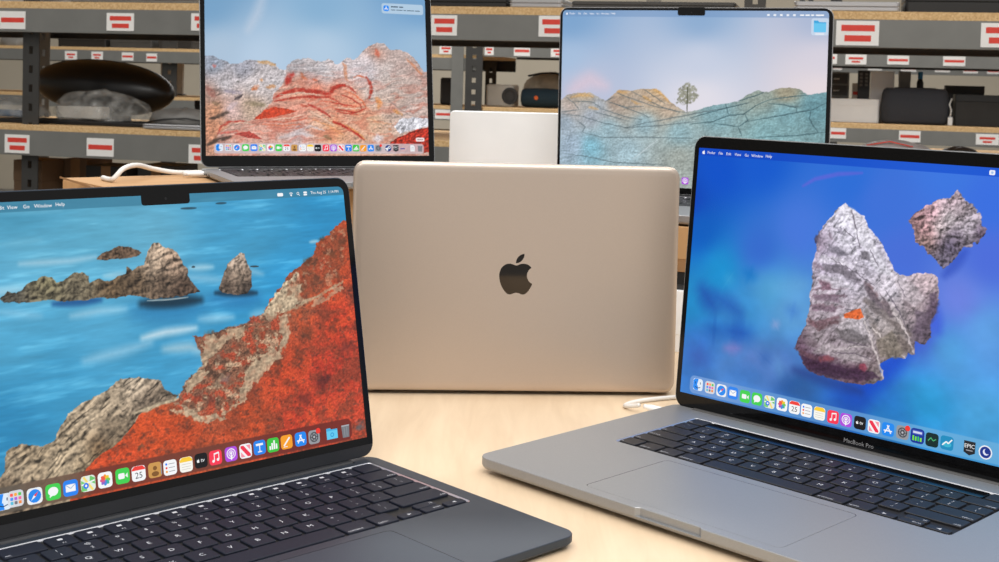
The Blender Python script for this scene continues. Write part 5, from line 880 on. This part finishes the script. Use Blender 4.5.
post(F, -222, -168, 520, 900, STEEL_D); post(F, 2700, 2760, 34, 900, STEEL_D); post(F, 2300, 2360, 520, 900, STEEL_D)
for i, r in enumerate(DATA['FL']): price(F, r, 0, 1 if i in (2, 3, 6, 10, 11) else 3)
for i, r in enumerate(DATA['FLo']): price(F, r, 0, 3 if i == 3 else 1)
H = tag(empty('shelving_rack', FF(0, 2500, -G), FY), 'farthest shelving rack, only its label strip seen above the charcoal speaker', 'shelf', 'shelving racks behind the table')
beam(H, 1250, 4200, 0, 389, 437); board(H, 1250, 4200, 2, 500, 437, 450); beam(H, 1250, 4200, 0, 60, 120); board(H, 1250, 4200, 2, 500, 120, 134)
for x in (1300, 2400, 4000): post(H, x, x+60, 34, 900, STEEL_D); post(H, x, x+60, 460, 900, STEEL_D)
for r in DATA['B']: price(H, r, 0, 1)

# ------------------------------------------------------------------ things on the racks
def at(fr, yaw, name, x, y, z, label, cat, group=None, rz=0): return tag(empty(name, fr(x, y, z+.8), yaw+rz), label, cat, group or GROUPS.get(name))
GROUPS = {'clear_bag': 'crumpled bags on the racks', 'black_carton': 'small black cartons on the lower left shelf', 'closed_laptop': 'closed laptops on the nearest rack', 'flat_case': 'flat cases on the top shelf', 'paper_stack': 'paper pile on the far shelf', 'dark_case': 'dark cases on the far upper shelf', 'black_storage_box': 'black boxes on the far shelf', 'foam_board': 'pale boards on the far rack'}
def n_(name, x, y, z, label, cat, **k): return at(NF, NY, name, x, y, z, label, cat, **k)
def f_(name, x, y, z, label, cat, **k): return at(FF, FY, name, x, y, z, label, cat, **k)
def two_part(root, w, d, h, m, m2=None, r=4, split=.72, names=('carton', 'lid')):
    b = MB(); b.rbox(-w/2, w/2, -d/2, d/2, 0, h*split, r, min(1, r*.4)); b.build(names[0], m, root)
    b = MB(); b.rbox(-w/2-1, w/2+1, -d/2-1, d/2+1, h*split, h, r, min(1, r*.4)); b.build(names[1], m2 or m, root)
def blob(rx, ry, rz, seed, amp, n=28, base=.25, sq=1.0):
    b = MB(); rng = np.random.RandomState(seed); ph = rng.rand(12)*6.28; loops = []
    for i in range(n//2+1):
        v = i/(n//2)*pi-pi/2; l = []
        for j in range(n):
            u = 2*pi*j/n; k = 1+amp*(sin(3*u+ph[0]+2*v)*.5+sin(5*u+ph[1]-3*v)*.3+sin(8*u+5*v+ph[2])*.35+sin(13*u-4*v+ph[3])*.25)
            z = sin(v)*rz*k; l.append((cos(v)**sq*cos(u)*rx*k+1e-3*cos(u), cos(v)**sq*sin(u)*ry*k+1e-3*sin(u), max(z, -rz*base)+rz*base))
        loops.append(l)
    b.loft(loops, smooth=True); return b
o = n_('plastic_shell', 93, 335, 145, 'large glossy black oval shell resting on the lower left shelf', 'tray')
b = MB(); loops = []
for i in range(25):
    v = i/24*pi-pi/2; ce = max(cos(v), 0)**.95; loops.append([(218*ce*cos(q)+.01*cos(q), 92*ce*sin(q)+.01*sin(q), 78*(abs(sin(v))**1.0)*(1 if v > 0 else -1)+86) for q in [2*pi*k/48 for k in range(48)]])
b.loft(loops, smooth=True); e = b.build('shell', SOFTBLACK, o); e.rotation_euler = (.0, .07, 0); e.location.z = .012
b = MB(); b.rbox(-70, 70, -55, 55, 0, 26, 20, 3); b.build('foot', BLACK, o)
o = n_('black_tray', 165, 148, 145, 'thin black tray lying flat along the front of the lower left shelf', 'tray')
b = MB(); b.rbox(-245, 240, -62, 60, 0, 5, 12, 1.5); b.build('plate', BLACK, o)
b = MB(); b.tube([(x, y, 7) for x, y in rrect(470, 110, 10, 5, -2, -1)+[rrect(470, 110, 10, 5, -2, -1)[0]]], 4, n=8); b.build('rim', BLACK, o)
o = n_('clear_bag', 205, 150, 156.5, 'crumpled clear plastic bag holding a white part, in front of the oval shell', 'bag')
blob(142, 52, 60, 5, .17, 44).build('film', FILM, o)
b = MB(); b.rbox(-125, 12, -24, 24, 3, 36, 8, 3); e = b.build('white_part', OFFWHITE, o)
o = n_('clear_bag', -72, 150, 156.5, 'crumpled clear plastic bag with a dark blue pouch at the left shelf end', 'bag')
blob(105, 52, 42, 8, .12, 36).build('film', FILM, o)
b = MB(); b.rbox(-80, 50, -30, 30, 2, 20, 9, 4); b.build('pouch', BLUE, o)
o = n_('closed_laptop', 500, 70, 145, 'closed thin silver laptop at the front edge of the lower left shelf', 'laptop')
b = MB(); b.rbox(-96, 110, -62, 80, 1, 8, 9, 1.4); b.build('base_housing', SILVER, o); b = MB(); b.rbox(-96, 110, -62, 80, 8.6, 13, 9, 1.6); b.build('lid', SILVER, o)
o = n_('grey_pouch', 480, 90, 158.2, 'limp grey pouch draped over the closed silver laptop', 'bag')
blob(98, 46, 32, 12, .1, 36).build('pouch', GREYBAG, o); b = MB(); b.tube([(-80, -40, 4), (-30, -48, 12), (30, -47, 16), (85, -36, 8)], 2); b.build('zip', BLACK, o)
o = n_('black_carton', 352, 500, 145, 'small black carton beside the oval shell, left one of two', 'box'); two_part(o, 72, 80, 66, BLACK2, BLACK)
o = n_('black_carton', 446, 500, 145, 'small black carton right against the desert screen laptop edge, behind the grey pouch', 'box'); two_part(o, 80, 90, 68, BLACK, BLACK2)
o = n_('clear_bag', 2240, 130, 145, 'grey translucent bag with a red line behind the rock screen laptop', 'bag')
blob(80, 50, 27, 21, .07, 36).build('film', mat('grey_film', (150, 146, 146), .4, 0, .1), o); b = MB(); b.tube([(-60, -40, 22), (-10, -38, 32), (40, -40, 22)], 1.4); b.build('stripe', RED, o)
o = n_('black_pouch', 2384, 130, 145, 'flat black pouch to the right of the grey translucent bag', 'bag'); blob(42, 40, 20, 31, .06, 30).build('pouch', BLACK, o); b = MB(); b.tube([(-32, -32, 12), (0, -38, 16), (32, -32, 12)], 2); b.build('zip', SKINNY, o)
# under the lower beam
def carton(x, y, w, d, h, m, label, g=None):
    o = n_('storage_carton', x, y, -326, label, 'box', group='cartons below the lower shelf'); two_part(o, w, d, h, m, None, 3, .85, ('carton', 'lid')); b = MB(); b.box(-14, 14, -d/2-1.6, -d/2-.9, h*.3, h+.2); b.build('tape', CARD_EDGE, o)
carton(15, 165, 86, 130, 370, BROWN, 'tall brown carton under the lower left shelf, beside the grey wall'); carton(96, 265, 70, 130, 372, BROWN, 'narrow brown carton under the shelf, second from the left')
carton(220, 215, 120, 130, 360, BLACK2, 'dark carton under the shelf above the white cable'); carton(355, 240, 110, 130, 366, SKINNY, 'dark grey carton under the shelf, left of the reddish carton'); carton(466, 260, 80, 120, 345, mat('rust_box', (112, 62, 48), .8), 'reddish carton low under the shelf at the desert screen')
# on the top board of the nearest rack
def slab(x0, x1, y, h, m, label, cat='laptop', z=465):
    o = n_('closed_laptop' if cat == 'laptop' else 'flat_case', (x0+x1)/2, y, z, label, cat); w = x1-x0
    b = MB(); b.rbox(-w/2, w/2, -50, 120, 1.5, h*.5, 9, 1.2); b.build('base_housing', m, o); b = MB(); b.rbox(-w/2, w/2, -50, 120, h*.5+.5, h, 9, 1.2); b.build('lid', m, o); return o
slab(-240, 160, 140, 18, SILVER, 'closed grey laptop lying on the top shelf at the far left'); slab(172, 535, 90, 15, mat('dim_grey_metal', (120, 120, 118), .5, .6), 'closed darker grey laptop on the top shelf above the desert screen')
slab(1150, 1345, 90, 24, BLACK, 'thin black case on the top shelf above the champagne laptop', 'case'); slab(1352, 1480, 80, 22, SILVER, 'closed silver laptop on the top shelf between the two far screens')
slab(1500, 1880, 90, 18, SKINNY, 'long dark grey case on the top shelf above the tree screen', 'case')
slab(2010, 2238, 80, 22, SILVER, 'closed silver laptop on the top shelf at the right'); slab(2250, 2560, 110, 52, BLACK, 'thick black case on the top shelf at the far right', 'case')
# far rack
o = f_('white_speaker', -35, 210, 176, 'small white cylindrical speaker lying on the far shelf beside the teal speaker', 'speaker')
b = MB(); b.rbox(-78, 50, -50, 50, 0, 98, 14, 6); b.build('housing', OFFWHITE, o); b = MB(); b.loft([[(x+58*0+r_*cos(q)*0+xx, -51+yy, 48+r_*sin(q)) if False else (34+r_*cos(q), -50-yy, 48+r_*sin(q)) for q in [2*pi*k/24 for k in range(24)]][::-1] for yy, r_ in ((0, 38), (6, 36), (6, 26), (2, 22))]); b.build('driver', SKINNY, o)
o = f_('teal_speaker', 138, 180, 176, 'dark teal barrel speaker with a small orange badge on the far shelf', 'speaker')
b = MB(); lp = []
for x, r_ in ((-88, 26), (-86, 36), (-74, 41), (-30, 43), (30, 43), (74, 41), (86, 36), (88, 26)): lp.append([(x, r_*cos(q), 43+r_*sin(q)) for q in [2*pi*k/28 for k in range(28)]])
b.loft(lp, smooth=True); b.build('housing', TEAL, o)
b = MB(); lp = [[(-14+9*cos(q), y, 44+9*sin(q)) for q in [2*pi*k/16 for k in range(16)]][::-1] for y in (-42, -45)]; lp = [[(x, y, z) for x, y, z in l] for l in lp]; b.loft(lp[::-1]); b.build('badge', ORANGE, o)
o = f_('mesh_bag', 110, 420, 176, 'pale crumpled bag behind the teal speaker on the far shelf', 'bag'); blob(125, 60, 96, 41, .07, 34, base=.6).build('sack', mat('pale_sack', (176, 168, 150), .8, 0, .25, 30, .4), o); b = MB(); b.tube([(-90, -20, 140), (-30, -40, 152), (40, -40, 156), (95, -20, 138)], 5); b.build('drawstring', BLACK, o)
o = f_('black_speaker', -310, 240, 176, 'rounded black speaker on the far shelf at the edge of the desert screen', 'speaker'); b = MB(); b.rbox(-32, 30, -40, 40, 0, 122, 16, 6); b.build('housing', BLACK, o); b = MB(); b.rbox(-24, 22, -43, -39, 14, 100, 1, .5); b.build('grille', BLACK2, o)
for k, (z, m) in enumerate(((34, WHITE), (46, GREYBAG), (56, OFFWHITE))):
    o = f_('paper_stack', -300, 120, z, ['white paper ream at the bottom of the pile right of the desert screen', 'grey folder in the middle of the pile right of the desert screen', 'off-white paper ream on top of the pile right of the desert screen'][k], 'paper'); b = MB(); b.rbox(-70+k*4, 60, -60, 90, 0, 6, 2, .3); b.build('sheets', m, o); b = MB(); b.rbox(-70+k*4, 60, -60, 90, 6.2, 9.6, 2, .3); b.build('cover', m, o)
o = f_('white_appliance', 1456, 230, 158, 'long white plastic box with a lid on the far shelf beside the tree screen', 'box'); two_part(o, 212, 120, 96, WHITE, WHITE, 12, .7, ('body', 'lid'))
o = f_('charcoal_speaker', 1700, 205, 158, 'large rounded charcoal fabric speaker in the middle of the far right shelf', 'speaker')
b = MB(); lp = []
for z, i in ((0, 18), (4, 8), (16, 2), (75, 0), (120, 4), (138, 10), (146, 22)): lp.append([(x, y, z) for x, y in rrect(266-2*i, 140-2*i, 44-i*.5, 8)])
b.loft(lp, smooth=True); b.build('housing', FABRIC, o); b = MB(); b.rbox(-80, 80, -40, 40, 146, 149, 20, 1); b.build('control_panel', BLACK, o)
o = f_('black_storage_box', 1950, 240, 158, 'matte black box at the far right end of the far shelf', 'box'); two_part(o, 190, 150, 126, BLACK2, BLACK, 4, .78, ('body', 'lid'))
o = f_('black_storage_box', 1905, 425, 158, 'taller black box standing behind the matte black box', 'box'); two_part(o, 150, 130, 162, BLACK, BLACK2, 4, .8, ('body', 'lid'))
o = f_('charger', 1836, 150, 158, 'small white charger and cord between charcoal speaker and black box', 'charger'); b = MB(); b.rbox(-9, 9, -12, 12, 0, 34, 4, 2); b.build('adapter', WHITE, o); b = MB(); b.tube([(0, 0, 34), (3, 4, 60), (-4, 6, 84), (5, 10, 108)], 3.4); b.build('cord', CABLE, o)
o = f_('foam_board', 1573, 332, 158, 'square white panel standing behind the charcoal speaker', 'board'); b = MB(); b.rbox(-48, 48, -6, 6, 0, 214, 3, 1); b.build('panel', WHITE, o); b = MB(); b.rbox(-60, 60, -4, 30, 0, 8, 3, 1); b.build('stand', BLACK, o)
o = f_('perforated_rack', 1498, 345, 158, 'narrow black rack with rows of pale holes left of the white panel', 'rack'); b = MB(); b.rbox(-25, 25, -8, 8, 0, 216, 2, 1); b.build('frame', BLACK, o)
for k in range(4):
    for s in (-1, 1): b = MB(); b.box(s*11-6, s*11+6, -9.2, -8, 150+k*15, 160+k*15); b.build('hole', GREYBAG, o)
o = f_('red_white_carton', 1467, 425, 158, 'slim upright red and white carton above the white plastic box', 'box'); b = MB(); b.rbox(-16, 16, -14, 14, 0, 162, 2, .6); b.build('carton', OFFWHITE, o); b = MB(); b.box(-12, 12, -15, -14, 112, 126); b.build('band', RED, o)
o = f_('blue_bottle', 1725, 350, 158, 'slim blue topped black bottle behind the charcoal speaker', 'bottle'); b = MB(); b.loft([[(r_*cos(q), r_*sin(q), z) for q in [2*pi*k/16 for k in range(16)]] for z, r_ in ((0, 13), (2, 14), (170, 14), (186, 8))], smooth=True); b.build('bottle', BLACK, o); b = MB(); b.loft([[(r_*cos(q), r_*sin(q), z) for q in [2*pi*k/16 for k in range(16)]] for z, r_ in ((186, 10), (214, 10), (216, 8))]); b.build('cap', mat('bright_blue', (30, 120, 170)), o)
o = f_('grey_cabinet', 1662, 350, 158, 'narrow grey case behind the charcoal speaker beside the blue topped bottle', 'box'); two_part(o, 46, 80, 216, GREYBAG, STEEL, 3, .8, ('body', 'lid'))
o = f_('grey_drawer_unit', 1388, 440, 158, 'small grey drawer unit behind the white plastic box', 'drawers'); b = MB(); b.rbox(-55, 50, -40, 40, 0, 208, 3, 1); b.build('body', STEEL, o)
for k in range(4): b = MB(); b.rbox(-48, 43, -43, -40, 8+k*50, 50+k*50, 2, .5); d_ = b.build('drawer', STEEL_D, o); b = MB(); b.box(-14, 10, -48, -43, 26+k*50, 31+k*50); b.build('handle', OFFWHITE, d_)
for k, (x, w, h, lab) in enumerate(((-2210, 270, 56, 'long dark case on the far upper shelf at the left'), (-1938, 230, 48, 'dark case on the far upper shelf, middle of three'), (-1695, 185, 52, 'dark case on the far upper shelf next to the desert screen'))):
    o = f_('dark_case', x, 300, 399, lab, 'case'); two_part(o, w, 140, h, (BLACK, SKINNY, BLACK2)[k], None, 8, .6, ('body', 'lid'))
o = f_('clear_bag', -2650, 300, 399, 'pale crumpled bag on the far upper shelf at the left picture edge', 'bag'); blob(75, 50, 54, 55, .1, 30).build('film', GREYBAG, o); b = MB(); b.tube([(-40, 0, 60), (0, -8, 68), (40, 0, 58)], 4); b.build('knot', OFFWHITE, o)
o = f_('foam_board', -1840, 460, 176, 'pale upright panel behind the rack post left of the desert screen', 'board'); b = MB(); b.rbox(-62, 62, -8, 8, 0, 168, 3, 1); b.build('panel', mat('pale_panel', (190, 184, 172), .7), o); b = MB(); b.rbox(-70, 70, -20, 20, -.0, 6, 3, 1); b.build('stand', SKINNY, o)

# ------------------------------------------------------------------ the room
def struct(name, b, m):
    o = b.build(name, m); o['kind'] = 'structure'; return o
b = MB(); b.box(-7000, 8000, -2500, 11000, -770, -750); struct('floor', b, FLOOR)
b = MB(); b.box(-7000, 8000, 11000, 11100, -750, 2300); struct('wall_back', b, WALL)
b = MB(); b.box(-7100, -7000, -2500, 11000, -750, 2300); struct('wall_left', b, WALL_L)

# ------------------------------------------------------------------ light and camera
def area(name, loc, sx, sy, power, col=(1, .975, .945), rot=(0, 0, 0)):
    l = bpy.data.lights.new(name, 'AREA'); l.shape = 'RECTANGLE'; l.size = sx; l.size_y = sy; l.energy = power; l.color = col
    o = bpy.data.objects.new(name, l); COL.objects.link(o); o.location = loc; o.rotation_euler = rot; return o
area('ceiling_and_fill_lamp', (.1, .9, 2.1), 2.4, 1.2, 24)
area('ceiling_and_fill_lamp', (0, -1.1, 2.1), 2.6, .9, 85)  # fill light added behind the camera to brighten upright faces
area('ceiling_and_fill_lamp', (-1.6, 2.4, 2.1), .6, 2.2, 22)
area('ceiling_and_fill_lamp', (1.7, 2.2, 2.1), .6, 2.2, 22)
area('ceiling_and_fill_lamp', (.4, 4.7, 2.1), 5, .5, 85)
area('ceiling_and_fill_lamp', (.6, 8.6, 2.1), 6, .5, 90)
w = bpy.data.worlds.new('world'); SC.world = w; w.use_nodes = True
w.node_tree.nodes['Background'].inputs['Color'].default_value = (1, .985, .965, 1); w.node_tree.nodes['Background'].inputs['Strength'].default_value = .5
cd = bpy.data.cameras.new('camera'); cam = bpy.data.objects.new('camera', cd); COL.objects.link(cam)
cam.location = (0, 0, .29277); cam.matrix_world = Matrix.Translation((0, 0, .29277)) @ Matrix.Rotation(pi/2-.039468, 4, 'X') @ Matrix.Rotation(.026185, 4, 'Z')
cd.sensor_fit = 'HORIZONTAL'; cd.sensor_width = 36; cd.lens = 1281.826/999*36; cd.shift_y = -150/999; cd.clip_start = .02; cd.clip_end = 60
cd.dof.use_dof = True; cd.dof.focus_distance = 1.0; cd.dof.aperture_fstop = 32
SC.camera = cam
SC.view_settings.view_transform = 'Standard'; SC.view_settings.look = 'None'; SC.view_settings.gamma = 1; SC.view_settings.exposure = 0; SC.view_settings.use_curve_mapping = False
